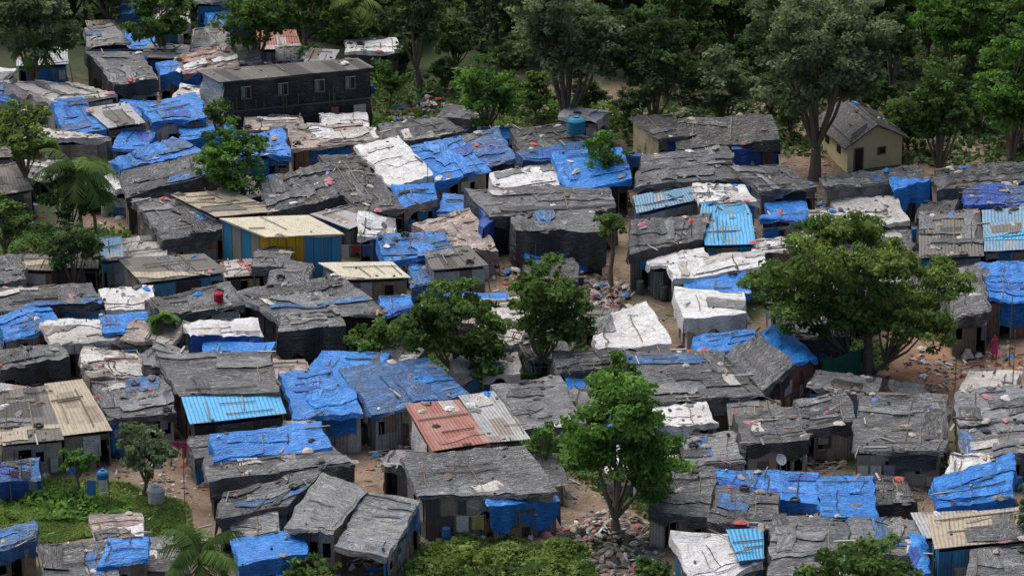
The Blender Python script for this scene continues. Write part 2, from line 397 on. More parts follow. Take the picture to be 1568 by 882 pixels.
def build_walls(par, C, wall, door=True, win=0, hang=True):
    cen = sum(C)/len(C); I = []
    for c in C:
        d = cen-c; d[2] = 0; n = np.linalg.norm(d); q = c+d/n*min(.38, .10*n); q[2] = c[2]-.3; I.append(q)
    mb = MB(); fr = MB(); n = len(I)
    for e in range(n):
        a, b = I[e], I[(e+1) % n]; d = b-a; L = np.hypot(d[0], d[1])
        if L < .3: continue
        on = np.array([d[1], -d[0], 0])/L; mid = (a+b)/2
        if on.dot(mid-cen) < 0: on = -on
        wl = wall[e % len(wall)] if isinstance(wall, (list, tuple)) else wall
        pal = PAL[wl]; nP = max(1, int(round(L/.85))); dk = -1; wk = -1
        if e == 0 and door and nP >= 2: dk = random.randrange(nP)
        if nP >= 3 and (e == 0 or e == 1) and win:
            wk = (dk+random.choice([1, 2])) % nP
        base = random.choice(pal)
        for k in range(nP):
            s0, s1 = k/nP, (k+1)/nP; A, B = a+d*s0, a+d*s1
            o = random.uniform(.0, .035)+.006*(k % 2); th = .05
            col = base if (random.random() < .5) else random.choice(pal)
            jit = random.uniform(.8, 1.15); col = tuple(x*jit for x in col)
            def seg(z0f, z1f, cc, oo, X=A, Y=B, x0=s0, x1=s1):
                lo = lambda q, f: np.array([q[0], q[1], max(-.3, q[2]*f) if f > 0 else -.3])
                bq = [lo(X, z0f), lo(Y, z0f), lo(Y, z0f)-on*th, lo(X, z0f)-on*th]
                tq = [lo(X, z1f), lo(Y, z1f), lo(Y, z1f)-on*th, lo(X, z1f)-on*th]
                bq = [q+on*oo for q in bq]; tq = [q+on*oo for q in tq]
                us = [x0*L, x1*L, x1*L, x0*L]
                mb.hexa(bq, tq, cc, 0, [(us[i], float(bq[i][2])) for i in range(4)]+[(us[i], float(tq[i][2])) for i in range(4)])
            if k == dk:
                f = min(.95, 1.8/max(1.9, a[2])); seg(f, 1, col, o)
                for X in (A+d*.04/nP, B-d*.04/nP):
                    z = X[2]*f; fr.box((X[0]+on[0]*.03, X[1]+on[1]*.03, z/2), on*.04, d/L*.04, (0, 0, z/2), (.2, .15, .1))
            elif k == wk:
                seg(0, .42, col, o); seg(.78, 1, col, o)
                X1, Y1 = A+d*.22/nP, B-d*.22/nP; seg(.42, .78, col, o, A, X1, s0, s0+.22/nP); seg(.42, .78, col, o, Y1, B, s1-.22/nP, s1)
                Mx = (A+B)/2; fr.box((Mx[0]+on[0]*.05, Mx[1]+on[1]*.05, Mx[2]*.42), on*.03, d/nP*.3, (0, 0, .03), (.4, .38, .34))
                fr.box((Mx[0]+on[0]*.05, Mx[1]+on[1]*.05, Mx[2]*.78), on*.03, d/nP*.3, (0, 0, .03), (.4, .38, .34))
            elif random.random() < .4:
                f = random.uniform(.3, .6); seg(0, f, tuple(x*.85 for x in random.choice(pal)), o+.02); seg(f-.03, 1, col, o)
            else: seg(0, 1, col, o)
        for _ in range(int(L*.7)):
            s0 = random.uniform(.02, .85); wd = random.uniform(.3, .9)/L; z0 = random.uniform(0, .6); z1 = min(.97, z0+random.uniform(.2, .5))
            A, B = a+d*s0, a+d*min(.98, s0+wd); cc = random.choice(pal+PAL['mix'] if wl != 'black' else pal)
            oo = random.uniform(.07, .1)
            bq = [np.array([A[0], A[1], A[2]*z0]), np.array([B[0], B[1], B[2]*z0])]; tq = [np.array([A[0], A[1], A[2]*z1]), np.array([B[0], B[1], B[2]*z1])]
            bq = [bq[0]+on*oo, bq[1]+on*oo, bq[1]+on*(oo-.02), bq[0]+on*(oo-.02)]; tq = [tq[0]+on*oo, tq[1]+on*oo, tq[1]+on*(oo-.02), tq[0]+on*(oo-.02)]
            mb.hexa(bq, tq, cc, 0, [(0, 0), (wd*L, 0), (wd*L, 0), (0, 0), (0, 1), (wd*L, 1), (wd*L, 1), (0, 1)])
        if hang and e != 2 and L > 1.5 and random.random() < .6:
            s0 = random.uniform(0, .5); s1 = min(1, s0+random.uniform(.25, .6)); nn = max(5, int((s1-s0)*L/.15)); m_ = random.choice('BBBVwWDDLKKX' if wl != 'black' else 'DDKVB')
            ss = np.linspace(s0, s1, nn)[None, :]; rr = np.linspace(0, 1, 8)[:, None]; wv = Waves(random.randrange(9999), 6, .3, 1.3)
            dep = random.uniform(.35, .9); Q = a+d*ss[..., None]+0*rr[..., None]; zt = Q[..., 2]-.02; x = ss*L+0*rr
            Q = Q+on*(.12+rr*(.06+.07*wv(x, rr*.6)))[..., None]; Q[..., 2] = np.maximum(.03, zt*(1-rr*dep*(1+.15*wv(x*.7, 0*x))))
            V2, F2, u2 = gridmesh(Q, np.stack([x, -rr*2+0*x], -1)); mkobj('hanging_sheet', V2, F2, [M[m_]], None, None, u2, True, par)
        if e in (0, 1):
            for _ in range(int(L*.9)):
                s0 = random.random(); A = a+d*s0+on*random.uniform(.15, .6); k = random.random()
                if k < .4: fr.tube([(A[0], A[1], 0), (A[0]-on[0]*.25, A[1]-on[1]*.25, a[2]*random.uniform(.6, 1))], [.03, .03], 5, random.choice([(.2, .16, .12), (.1, .09, .08)]))
                elif k < .8: fr.lump((A[0], A[1], 0), random.uniform(.2, .45), random.choice(CLOTH+GREYS), random.uniform(.8, 1.6))
                else: fr.tube([(A[0], A[1], 0), (A[0], A[1], .45), (A[0], A[1], .9)], [.26, .29, .25], 10, random.choice([(.03, .15, .4), (.4, .4, .38), (.1, .1, .1)]))
    mb.obj('walls', [WALL], par); fr.obj('frames_and_clutter', [CLUT], par)

FOOT = []
HR = random.Random(77)
def S(q, h=(2.2, 2.6), roof='K', wall='mix', drape=None, dm=None, scr=None, cl=None, door=True, win=1, name=None, extra=None, hs=None, walls=True, C=None, grow=1.015):
    if hs is None: hs = (h[0], h[0], h[1], h[1])
    HK = HR.uniform(1.0, 1.24); tl = HR.gauss(0, .10)
    if extra: HK, tl = 1.1, 0
    hs = [hs[0]*HK-tl, hs[1]*HK+tl, hs[2]*HK+tl, hs[3]*HK-tl]
    if C is None:
        mx, my = sum(q[0::2])/4, sum(q[1::2])/4
        g = grow if not extra else 1.0
        q = [(mx+(v-mx)*g) if i % 2 == 0 else (my+(v-my)*g) for i, v in enumerate(q)]
        C = [P(q[2*i], q[2*i+1], hs[i]) for i in range(4)]
    FOOT.append(np.array([c[:2] for c in C]))
    e = empty(name or NM[roof]); seedc[0] += 13
    if drape is None:
        drape = (HR.choice([.2, .3, .35, .6, .9, 1.2]), HR.choice([.2, .3, .6, 1.1]), .2, HR.choice([.2, .3, .6, 1.1])) if roof not in HARD else (.05, .05, .05, .05)
    pan = Panel(C, .06 if roof in HARD else 1.0, seedc[0])
    build_roof(e, pan, roof, drape, dm, scr, cl)
    foot = C
    if extra:
        for (q2, hs2, m2) in extra:
            hs2 = [x*HK for x in hs2]
            C2 = [P(q2[2*i], q2[2*i+1], hs2[i]) for i in range(4)]; seedc[0] += 13; FOOT.append(np.array([c[:2] for c in C2]))
            build_roof(e, Panel(C2, .06 if m2 in HARD else 1.0, seedc[0]), m2, (.25, .25, .2, .2), None, scr, cl)
            foot = [C[0], C2[0], C2[1], C2[2], C[3]] if len(extra) == 1 and hs2[1] < hs2[0] else C
    if walls: build_walls(e, foot, wall, door, win, drape[0] < .5)
    return e

# ------------------------------------------------------------------ ground
YT = float(P(784, 0)[1])
def gz(x, y):
    hill = np.clip((y-YT-2)/240, 0, 1.8)
    return 60*hill**1.25 + .10*np.sin(x*.5+y*.3)+.08*np.sin(x*.9-y*.7)
def axis(lo, hi, core, fine, n):
    a = np.arange(-core, core+fine, fine); g = core*np.geomspace(1, hi/core, n)[1:]
    return np.concatenate([-g[::-1], a, g])
gx = axis(0, 2200, 64, 1.0, 22); gy = axis(0, 2200, 90, 1.0, 22)
X, Y = np.meshgrid(gx, gy); Z = gz(X, Y)
V, F, uv = gridmesh(np.stack([X, Y, Z], -1), np.stack([X, Y], -1))
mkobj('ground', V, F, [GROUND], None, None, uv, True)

# ------------------------------------------------------------------ shacks
S((135,72, 200,70, 172,38, 130,42), (2.4,2.8), 'L', 'tin')
S((290,75, 352,66, 345,33, 295,38), (2.4,2.8), 'K', 'mix')
S((262,112, 366,97, 350,68, 268,80), (2.3,2.6), 'X', 'wood')
S((360,98, 402,96, 395,62, 362,66), (2.3,2.6), 'K', 'wood')
S((175,126, 243,118, 215,78, 130,86), (3.2,3.6), 'K', ['white','black','black','black'], (1.2,.6,.3,1.2), 'D')
S((245,115, 278,110, 271,92, 240,95), (2.4,2.7), 'B', 'mix', (1.6,.6,.2,.3))
S((300,6, 372,4, 370,-20, 300,-18), (2.6,3), 'K', 'blue')
S((185,22, 225,20, 222,-8, 182,-5), (2.6,3), 'b', 'blue')
S((85,160, 178,148, 122,124, 8,122), (2.2,2.6), 'w', 'white')
S((98,203, 163,195, 125,150, 80,150), (2.3,2.7), 'B', 'mix')
S((166,196, 222,188, 195,157, 130,166), (2.3,2.6), 'T', 'tin')
S((235,188, 318,180, 300,144, 212,160), (2.4,2.8), 'B', 'white', (.3,.3,.2,.3))
S((75,218, 168,214, 150,202, 60,196), (2.1,2.4), 'w', 'tin')
S((10,196, 70,190, 60,165, 0,170), (2.2,2.5), 'K', 'mix')
S((182,262, 312,234, 265,210, 172,244), (2.4,2.8), 'B', 'black', scr=6)
S((193,302, 318,272, 300,240, 186,268), (2.3,2.6), 'K', 'mix')
S((360,241, 446,236, 432,198, 352,212), (2.4,2.8), 'B', 'blue')
S((448,228, 582,216, 548,184, 440,190), (2.4,2.7), 'X', 'brick', (.2,.2,.2,.2), cl=40)
S((600,222, 712,202, 682,174, 580,186), (2.3,2.7), 'K', 'tin')
S((545,320, 622,318, 548,234, 488,241), (2.3,2.8), 'D', 'black', scr=3)
S((600,283, 664,275, 610,214, 543,223), (2.6,3.0), 'W', 'white', cl=6, scr=2)
S((612,318, 668,306, 663,276, 600,284), (2.0,2.4), 'B', 'blue', (.8,.2,.1,.2), 'X')
S((657,276, 750,259, 702,208, 612,221), (2.5,3.0), 'B', 'mix', (.5,.3,.2,.2))
S((738,252, 792,240, 760,199, 702,208), (2.4,2.8), 'b', 'black')
S((800,236, 908,213, 872,188, 782,200), (2.3,2.6), 'K', 'mix')
S((802,252, 902,240, 895,218, 790,236), (2.2,2.5), 'b', 'mix')
S((870,292, 966,276, 952,232, 845,246), (2.4,2.9), 'B', 'black', (.4,1.2,.2,.3))
S((762,292, 857,286, 846,255, 750,262), (2.3,2.5), 'W', 'mix')
S((800,300, 935,296, 880,264, 785,268), (2.2,2.45), 'B', 'mix')
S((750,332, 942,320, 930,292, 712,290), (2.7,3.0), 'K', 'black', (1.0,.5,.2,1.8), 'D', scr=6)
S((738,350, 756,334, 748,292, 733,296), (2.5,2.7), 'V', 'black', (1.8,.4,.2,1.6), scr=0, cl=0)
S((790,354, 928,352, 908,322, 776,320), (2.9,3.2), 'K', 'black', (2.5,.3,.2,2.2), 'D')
S((806,402, 897,400, 885,378, 805,378), (1.0,1.3), 'B', 'blue', (.7,.5,.2,.5), scr=0, cl=2, door=False)
S((972,282, 1138,266, 1112,225, 985,236), (2.4,2.8), 'K', 'black', scr=6)
S((945,240, 990,238, 985,228, 930,225), (2.4,2.5), 'b', 'mix')
S((1008,212, 1066,206, 1030,168, 966,176), (2.6,3.2), 'D', ['wood','wood','wood','cream'], (.2,.2,.2,.15), scr=1, cl=3)
S((1038,222, 1192,214, 1180,182, 1040,190), (2.5,3.0), 'D', ['black','blue','black','black'], scr=2, cl=6)
S((1122,228, 1190,222, 1184,208, 1120,212), (2.3,2.4), 'V', 'blue', (1.6,1.4,.1,.1), scr=0, cl=0)
S((1165,292, 1252,287, 1202,250, 1120,256), (2.4,2.8), 'K', 'tin', (.3,.3,.2,.3))
S((1262,287, 1428,273, 1402,257, 1256,268), (2.5,2.7), 'K', ['tin'], (.2,.2,.2,.2), win=1)
S((1368,286, 1424,280, 1420,270, 1366,274), (2.5,2.6), 'B', 'blue', (1.9,1.6,.1,.1), 'B', scr=0, cl=0)
S((1436,292, 1585,280, 1570,250, 1432,262), (2.4,2.7), 'K', 'tin')
S((1478,318, 1590,310, 1585,280, 1476,285), (2.3,2.5), 'V', 'mix', scr=3)
S((975,326, 1071,305, 1056,287, 970,300), (2.2,2.5), 'c', 'blue')
S((1070,312, 1160,305, 1140,280, 1062,284), (2.3,2.6), 'W', 'mix', cl=30)
S((1080,375, 1157,373, 1150,328, 1076,330), (2.2,2.6), 'C', 'blue', cl=4)
S((1070,335, 1150,328, 1140,305, 1076,310), (2.4,2.5), 'C', 'blue', cl=3)
S((962,387, 1076,368, 1088,325, 966,340), (2.5,2.9), 'K', 'tin', (.7,.5,.2,.9), 'D')
S((1165,345, 1242,337, 1232,318, 1165,324), (2.2,2.4), 'B', 'white')
S((1240,338, 1318,332, 1308,315, 1238,318), (2.2,2.4), 'W', 'white', cl=25)
S((1032,430, 1182,405, 1166,382, 1022,404), (2.3,2.6), 'W', 'wood', (.3,.3,.2,.3), cl=6)
S((1155,388, 1248,374, 1240,358, 1150,366), (2.2,2.4), 'W', 'mix')
S((1050,487, 1143,478, 1140,440, 1032,437), (2.5,3.0), 'W', 'mix', (1.2,1.0,.2,1.0), scr=1, cl=2)
S((917,530, 1028,522, 990,460, 905,491), (1.6,2.2), 'W', 'mix', scr=1, cl=3)
S((1066,548, 1162,530, 1150,500, 1062,510), (1.8,2.1), 'B', 'mix', scr=5)
S((1168,592, 1216,556, 1165,512, 1107,545), hs=(2.5,3.0,3.3,2.7), roof='K', wall='rust', scr=0, cl=0, drape=(.3,0,.2,.8), dm='D', win=0, name='rusty_tin_walled_shack',
  extra=[((1216,557, 1252,545, 1195,493, 1165,512), (3.0,2.6,2.8,3.3), 'B')])
S((1408,394, 1506,391, 1500,322, 1408,326), (2.3,2.9), 'G', 'blue', cl=30)
S((1508,384, 1590,380, 1590,315, 1504,322), (2.3,2.8), 'c', 'blue')
S((1510,460, 1590,456, 1585,400, 1493,403), (2.6,3.0), 'B', 'brick', (.2,.2,.2,.2))
S((1460,486, 1515,478, 1500,408, 1440,412), (2.4,2.9), 'K', 'tin')
S((1180,470, 1290,466, 1280,430, 1170,432), (2.3,2.6), 'L', 'mix')
S((1200,520, 1300,515, 1290,470, 1190,475), (2.3,2.6), 'K', 'mix')
S((1350,400, 1400,396, 1395,345, 1345,350), (2.3,2.6), 'K', 'mix')
S((1142,686, 1240,676, 1216,620, 1122,626), (2.5,2.9), 'K', 'wood', (.9,.4,.2,.9), 'D')
S((1226,656, 1311,646, 1296,602, 1214,612), (2.4,2.8), 'K', 'wood')
S((1308,692, 1446,690, 1452,603, 1318,603), (2.3,3.0), 'K', 'wood', (.2,.2,.2,.2), scr=3)
S((1470,652, 1590,640, 1590,590, 1463,594), (2.4,2.8), 'L', 'mix')
S((1475,700, 1590,690, 1590,645, 1468,655), (2.2,2.5), 'L', 'mix', (.7,.2,.2,.6))
S((1435,780, 1552,765, 1548,700, 1432,730), (2.0,2.8), 'B', 'mix', scr=3)
S((1432,840, 1600,822, 1600,772, 1422,790), (2.4,2.8), 'P', 'blue')
S((1480,900, 1600,890, 1600,835, 1485,840), (1.9,2.2), 'L', 'mix')
S((1102,748, 1252,772, 1252,722, 1097,714), (2.4,2.7), 'B', 'mix', scr=4, cl=14)
S((1257,787, 1342,797, 1337,730, 1255,725), (2.4,2.7), 'B', 'mix', (.6,.4,.2,.2), scr=2, cl=6)
S((992,776, 1085,790, 1096,718, 1012,720), (2.3,2.8), 'K', 'wood', (.7,.2,.2,.4))
S((1085,800, 1190,806, 1192,752, 1100,745), (2.3,2.6), 'K', 'mix', scr=5)
S((1178,888, 1300,880, 1300,785, 1185,785), (2.2,2.6), 'K', 'mix', scr=6, cl=20)
S((1060,900, 1168,862, 1120,812, 1030,812), (2.0,2.5), 'W', 'blue', scr=1, cl=5)
S((1132,858, 1170,854, 1168,808, 1112,811), (2.5,2.75), 'C', 'blue', scr=0, cl=1, door=False)
S((1300,840, 1412,846, 1405,790, 1300,792), (2.1,2.4), 'L', 'mix', scr=5)
S((1395,880, 1424,874, 1420,820, 1392,822), (2.0,2.3), 'B', 'mix', (1,.3,.1,.2))
S((1050,710, 1145,705, 1130,655, 1045,660), (2.2,2.6), 'L', 'tin')
S((1010,612, 1168,606, 1105,535, 952,538), (2.2,2.7), 'K', 'mix', scr=6, cl=40)
S((850,572, 948,566, 935,532, 845,540), (2.2,2.5), 'K', 'mix')
S((1000,655, 1098,650, 1080,612, 990,600), (2.0,2.3), 'W', 'white', cl=20)
S((868,612, 905,608, 902,572, 865,575), (1.8,2.1), 'B', 'mix', scr=0)
S((330,332, 426,323, 352,291, 262,298), (2.3,2.6), 'P', 'mix', cl=4)
S((410,326, 532,301, 496,254, 398,276), (2.3,2.8), 'K', 'black', scr=6)
S((250,372, 352,350, 300,300, 205,306), (2.2,2.7), 'K', 'mix', scr=6)
S((535,350, 598,326, 556,308, 475,328), (2.0,2.3), 'T', 'tin')
S((532,428, 628,425, 600,400, 488,402), (2.2,2.4), 'Y', 'tin', scr=0, cl=4)
S((662,413, 747,406, 716,375, 648,386), (2.3,2.6), 'G', 'tin')
S((590,396, 700,384, 680,352, 575,360), (2.1,2.4), 'B', 'mix', scr=6, cl=25)
S((692,386, 762,380, 718,324, 634,336), (2.0,2.4), 'X', 'mix', scr=5, cl=30)
S((630,440, 690,430, 670,390, 628,400), (1.6,1.9), 'b', 'mix')
S((218,433, 348,416, 312,388, 180,395), (2.3,2.6), 'G', ['blue','white','white','white'], scr=2, cl=12)
S((246,479, 372,470, 352,434, 222,455), (2.4,2.8), 'K', 'mix', scr=5)
S((430,497, 592,472, 520,424, 360,440), (2.3,2.8), 'K', 'black', scr=6, cl=45)
S((430,505, 530,498, 520,470, 425,480), (2.5,2.8), 'K', 'black', (1.8,.8,.2,1.4), 'D', scr=2)
S((345,425, 400,420, 385,396, 335,400), (1.4,1.6), 'R', 'mix', cl=12)
S((582,478, 636,472, 628,449, 580,452), (2.0,2.3), 'B', 'mix')
S((292,518, 402,512, 396,486, 280,494), (2.3,2.5), 'W', 'blue', (1.1,.5,.1,.3), 'V', scr=1, cl=4)
S((6,520, 95,500, 70,465, -5,480), (2.2,2.6), 'B', 'mix', scr=3)
S((78,526, 192,515, 165,484, 65,492), (2.1,2.4), 'w', 'mix')
S((160,515, 237,510, 225,478, 150,484), (2.1,2.4), 'B', 'mix')
S((0,482, 160,470, 135,430, -10,440), (2.3,2.6), 'K', 'mix', scr=6)
S((-30,440, 40,430, 35,390, -30,395), (2.3,2.6), 'K', 'mix')
S((-10,300, 50,290, 30,250, -20,255), (2.3,2.6), 'G', 'mix')
S((155,400, 190,396, 185,360, 152,364), (2.2,2.4), 'c', 'blue')
S((0,560, 106,548, 92,524, -12,534), (2.4,2.7), 'K', 'black', (1.3,.7,.2,.4), 'D')
S((122,560, 225,552, 212,528, 130,532), (2.0,2.2), 'w', 'mix', cl=25)
S((140,580, 220,575, 215,550, 125,556), (2.2,2.4), 'X', 'brick', cl=18)
S((0,680, 98,672, 72,590, -8,600), (2.3,2.9), 'G', 'wood', scr=3)
S((97,666, 172,658, 126,580, 68,588), (2.3,2.8), 'P', 'wood', scr=0, cl=3)
S((165,642, 270,626, 250,574, 142,586), (2.3,2.7), 'K', 'mix', scr=6)
S((276,606, 426,599, 412,535, 242,546), (2.7,3.2), 'K', 'wood', scr=3, cl=5)
S((292,648, 437,633, 426,600, 278,606), (2.4,2.6), 'C', 'black', scr=0, cl=3)
S((452,637, 557,632, 516,565, 428,573), (2.4,2.9), 'B', 'tin', (.3,.3,.2,.3), scr=3, cl=8)
S((572,628, 720,601, 652,545, 522,562), (2.4,2.9), 'b', 'tin', (.3,.3,.2,.3), scr=2, cl=12)
S((328,700, 506,684, 490,645, 322,667), (2.5,2.8), 'B', 'mix', scr=2, cl=5)
S((320,742, 542,715, 506,684, 312,698), (2.3,2.7), 'K', 'black', scr=4)
S((662,690, 752,676, 702,612, 620,618), (2.3,2.8), 'R', 'wood', scr=1, cl=6)
S((752,676, 812,672, 762,598, 702,606), (2.2,2.7), 'T', 'wood', scr=1)
S((805,656, 892,648, 857,577, 755,590), (2.3,2.9), 'L', 'wood')
S((646,758, 854,746, 802,680, 617,700), (2.5,3.1), 'K', 'wood', (.25,.3,.2,.3), scr=3, cl=5)
S((752,778, 856,766, 850,748, 750,760), (1.9,2.25), 'B', 'wood', (1.5,1.2,.1,.1), 'B', scr=0, cl=0)
S((332,790, 440,775, 500,718, 345,745), (2.2,2.6), 'K', 'mix', scr=5, cl=14)
S((437,808, 512,812, 562,748, 492,722), hs=(2.4,2.9,3.3,2.8), roof='L', wall='mix', scr=1, cl=2, drape=(.3,0,.2,.4),
  extra=[((510,838, 592,846, 643,762, 562,748), (2.3,2.3,2.9,3.2), 'L')])
S((592,846, 641,795, 643,765, 585,835), (2.1,2.6), 'b', 'mix', (.5,1.5,.1,.2), scr=1, cl=0)
S((355,822, 432,826, 425,785, 352,782), (1.6,2.2), 'L', 'white', (1.1,.7,.2,.8), scr=1, cl=3)
S((-10,850, 56,830, 52,800, -10,805), (2.0,2.3), 'b', 'mix')
S((75,900, 185,885, 165,828, 60,838), (2.0,2.4), 'K', 'mix', scr=4)
S((160,864, 290,872, 265,818, 180,824), (1.8,2.2), 'L', 'mix', (.8,.6,.2,.6), scr=5)
S((150,860, 225,856, 225,828, 170,826), (2.2,2.5), 'B', 'mix', scr=0, cl=2)
S((0,732, 58,730, 60,702, 0,704), (1.2,1.5), 'b', 'blue', (1.0,.8,.1,.3), 'V', scr=1)
for sx in (-1, 1):
    for j in range(11):
        for i in range(2):
            bx = (-150-i*140) if sx < 0 else (1620+i*140+10); by = 300+j*62+random.uniform(-12, 12)
            wd = random.uniform(85, 120); dp = random.uniform(36, 56); k = random.uniform(10, 40)
            S((bx, by, bx+wd, by-8, bx+wd-k, by-dp-8, bx-k, by-dp), (2.3, 2.8), random.choice('KKLBbGTD'), 'mix', scr=2, cl=5)

def long_building():
    e = empty('two_storey_black_tarpaulin_building'); hf, hb = 4.8, 5.2
    C = [P(335,126,hf), P(573,103,hf), P(548,88,hb), P(300,108,hb)]; FOOT.append(np.array([c[:2] for c in C]))
    pan = Panel(C, .12, 991); build_roof(e, pan, 'G', (.12,.12,.1,.12), None, 0, 6)
    cen = sum(C)/4; I = []
    for c in C:
        d = cen-c; d[2] = 0; n = np.linalg.norm(d); q = c+d/n*.35; q[2] -= .08; I.append(q)
    for k, (a, b) in enumerate(((I[0], I[1]), (I[1], I[2]), (I[2], I[3]), (I[3], I[0]))):
        L = np.linalg.norm((b-a)[:2]); on = np.array([(b-a)[1], -(b-a)[0], 0])/L
        if on.dot((a+b)/2-cen) < 0: on = -on
        nu, nv = max(6, int(L/.2)), 26; u, v = np.meshgrid(np.linspace(0, 1, nu), np.linspace(0, 1, nv))
        Q = a[None, None]*(1-u[..., None])+b[None, None]*u[..., None]; top = Q[..., 2].copy(); Q[..., 2] = -.2+(top+.2)*v
        w1 = Waves(300+k, 7, .25, .9); Q += on*(.12*w1(u*L, v*4)*(1-np.abs(2*v-1)**4))[..., None]; Q += on*(.14*(v < .48))[..., None]
        V, F, uv = gridmesh(Q, np.stack([u*L, v*5], -1)); mkobj('wall_sheet', V, F, [M['D'] if k != 3 else M['W']], None, None, uv, True, e)
    mb = MB(); a, b = I[0], I[1]; d = (b-a); L = np.linalg.norm(d); t = d/L; on = np.array([t[1], -t[0], 0]); on = on if on.dot(a-cen) > 0 else -on
    for s in (.15, .40, .65, .86):
        c = a+d*s; z = 3.75; c0 = np.array([c[0], c[1], z])+on*.2
        mb.box(c0, t*.34, on*.02, (0, 0, .45), (.02, .02, .022), 0)
        for sx in (-1, 1): mb.box(c0+t*sx*.37+on*.02, t*.03, on*.04, (0, 0, .5), (.2, .19, .17))
        for sz in (-1, 1): mb.box(c0+np.array([0, 0, sz*.48])+on*.025, t*.41, on*.045, (0, 0, .03), (.2, .19, .17))
        mb.box(c0+on*.03, t*.02, on*.02, (0, 0, .44), (.2, .19, .18))
        mb.box(c0-t*.2+on*.03, t*.10, on*.015, (0, 0, .4), (.22, .23, .25))
    for s, wd, col in ((.82, .4, (.02, .02, .02)), (.92, .5, (.5, .47, .43)), (.75, .3, (.28, .16, .11))):
        c = a+d*s; mb.box(np.array([c[0], c[1], .95])+on*.28, t*wd, on*.03, (0, 0, .95), col)
    mb.box((a+b)/2*np.array([1, 1, 0])+np.array([0, 0, 2.35])+on*.28, t*L/2, on*.03, (0, 0, .05), (.1, .09, .08))
    for i in range(14):
        s = random.uniform(0, 1); c = a+d*s; mb.box(np.array([c[0], c[1], random.uniform(2.4, 3)])+on*.32, t*.03, on*.02, (0, 0, random.uniform(.3, .9)), (.12, .1, .08))
    mb.obj('windows_and_doors', [CLUT], e)
long_building()
S((525,212, 580,208, 575,195, 522,198), (2.1,2.3), 'W', 'mix', scr=0, cl=1)

def _pa():
    s = NT('painted_tin_wall'); at = s.n('ShaderNodeAttribute', attribute_name='Col'); v = s.coords(False)
    d = s.noise(s.mapping(v, (3, .5, 1)), 1.2, 4, .7); c = s.mix(s.math('MULTIPLY', s.ramp(d, .5, .75), .3), at.outputs['Color'], (.12, .09, .06))
    wv = s.n('ShaderNodeTexWave', wave_type='BANDS', bands_direction='X'); wv.inputs['Scale'].default_value = 1.6; s.l(v, wv.inputs['Vector'])
    s.bsdf(c, .6, wv.outputs['Fac'], .03, .3); return s.m
plain_attr = _pa()
def yellow_hut():
    e = empty('yellow_and_blue_tin_hut')
    C = [P(408,363,3.1), P(527,358,3.1), P(472,329,3.3), P(335,334,3.3)]; FOOT.append(np.array([c[:2] for c in C]))
    pan = Panel(C, .04, 771); build_roof(e, pan, 'Y', (.1,.1,.1,.1), None, 0, 3)
    cen = sum(C)/4; I = []
    for c in C:
        d = cen-c; d[2] = 0; n = np.linalg.norm(d); q = c+d/n*.3; q[2] -= .1; I.append(q)
    mb = MB(); yel = (.72, .42, .02); yd = (.64, .36, .025); bl = (.05, .28, .50); gr = (.30, .31, .29)
    seqs = [[yel, yel, yel, yd, bl, bl, (.04, .22, .42), bl], [gr, bl, bl], [gr]*6, [bl, gr, bl, gr, yd]]
    for k in range(4):
        a, b = I[k], I[(k+1) % 4]; d = b-a; L = np.linalg.norm(d[:2]); t = d/L; on = np.array([t[1], -t[0], 0]); on = on if on.dot((a+b)/2-cen) > 0 else -on
        N = len(seqs[k])
        for i, c in enumerate(seqs[k]):
            A, B = a+d*(i+.02)/N, a+d*(i+.98)/N; o = on*(.01 if i % 2 else .02)
            lo = lambda q, z: np.array([q[0], q[1], z])
            mb.hexa([lo(A, -.2)+o, lo(B, -.2)+o, lo(B, -.2)+o-on*.05, lo(A, -.2)+o-on*.05], [A+o, B+o, B+o-on*.05, A+o-on*.05], c, 0,
                    [(i, 0), (i+1, 0), (i+1, 0), (i, 0), (i, 2.5), (i+1, 2.5), (i+1, 2.5), (i, 2.5)])
        for i in range(0, N+1, 2):
            A = a+d*i/N; mb.box(np.array([A[0], A[1], A[2]/2])+on*.03, t*.035, on*.035, (0, 0, A[2]/2), (.25, .22, .15) if k in (0, 3) else (.15, .15, .15))
    mb.obj('walls', [plain_attr], e)
yellow_hut()

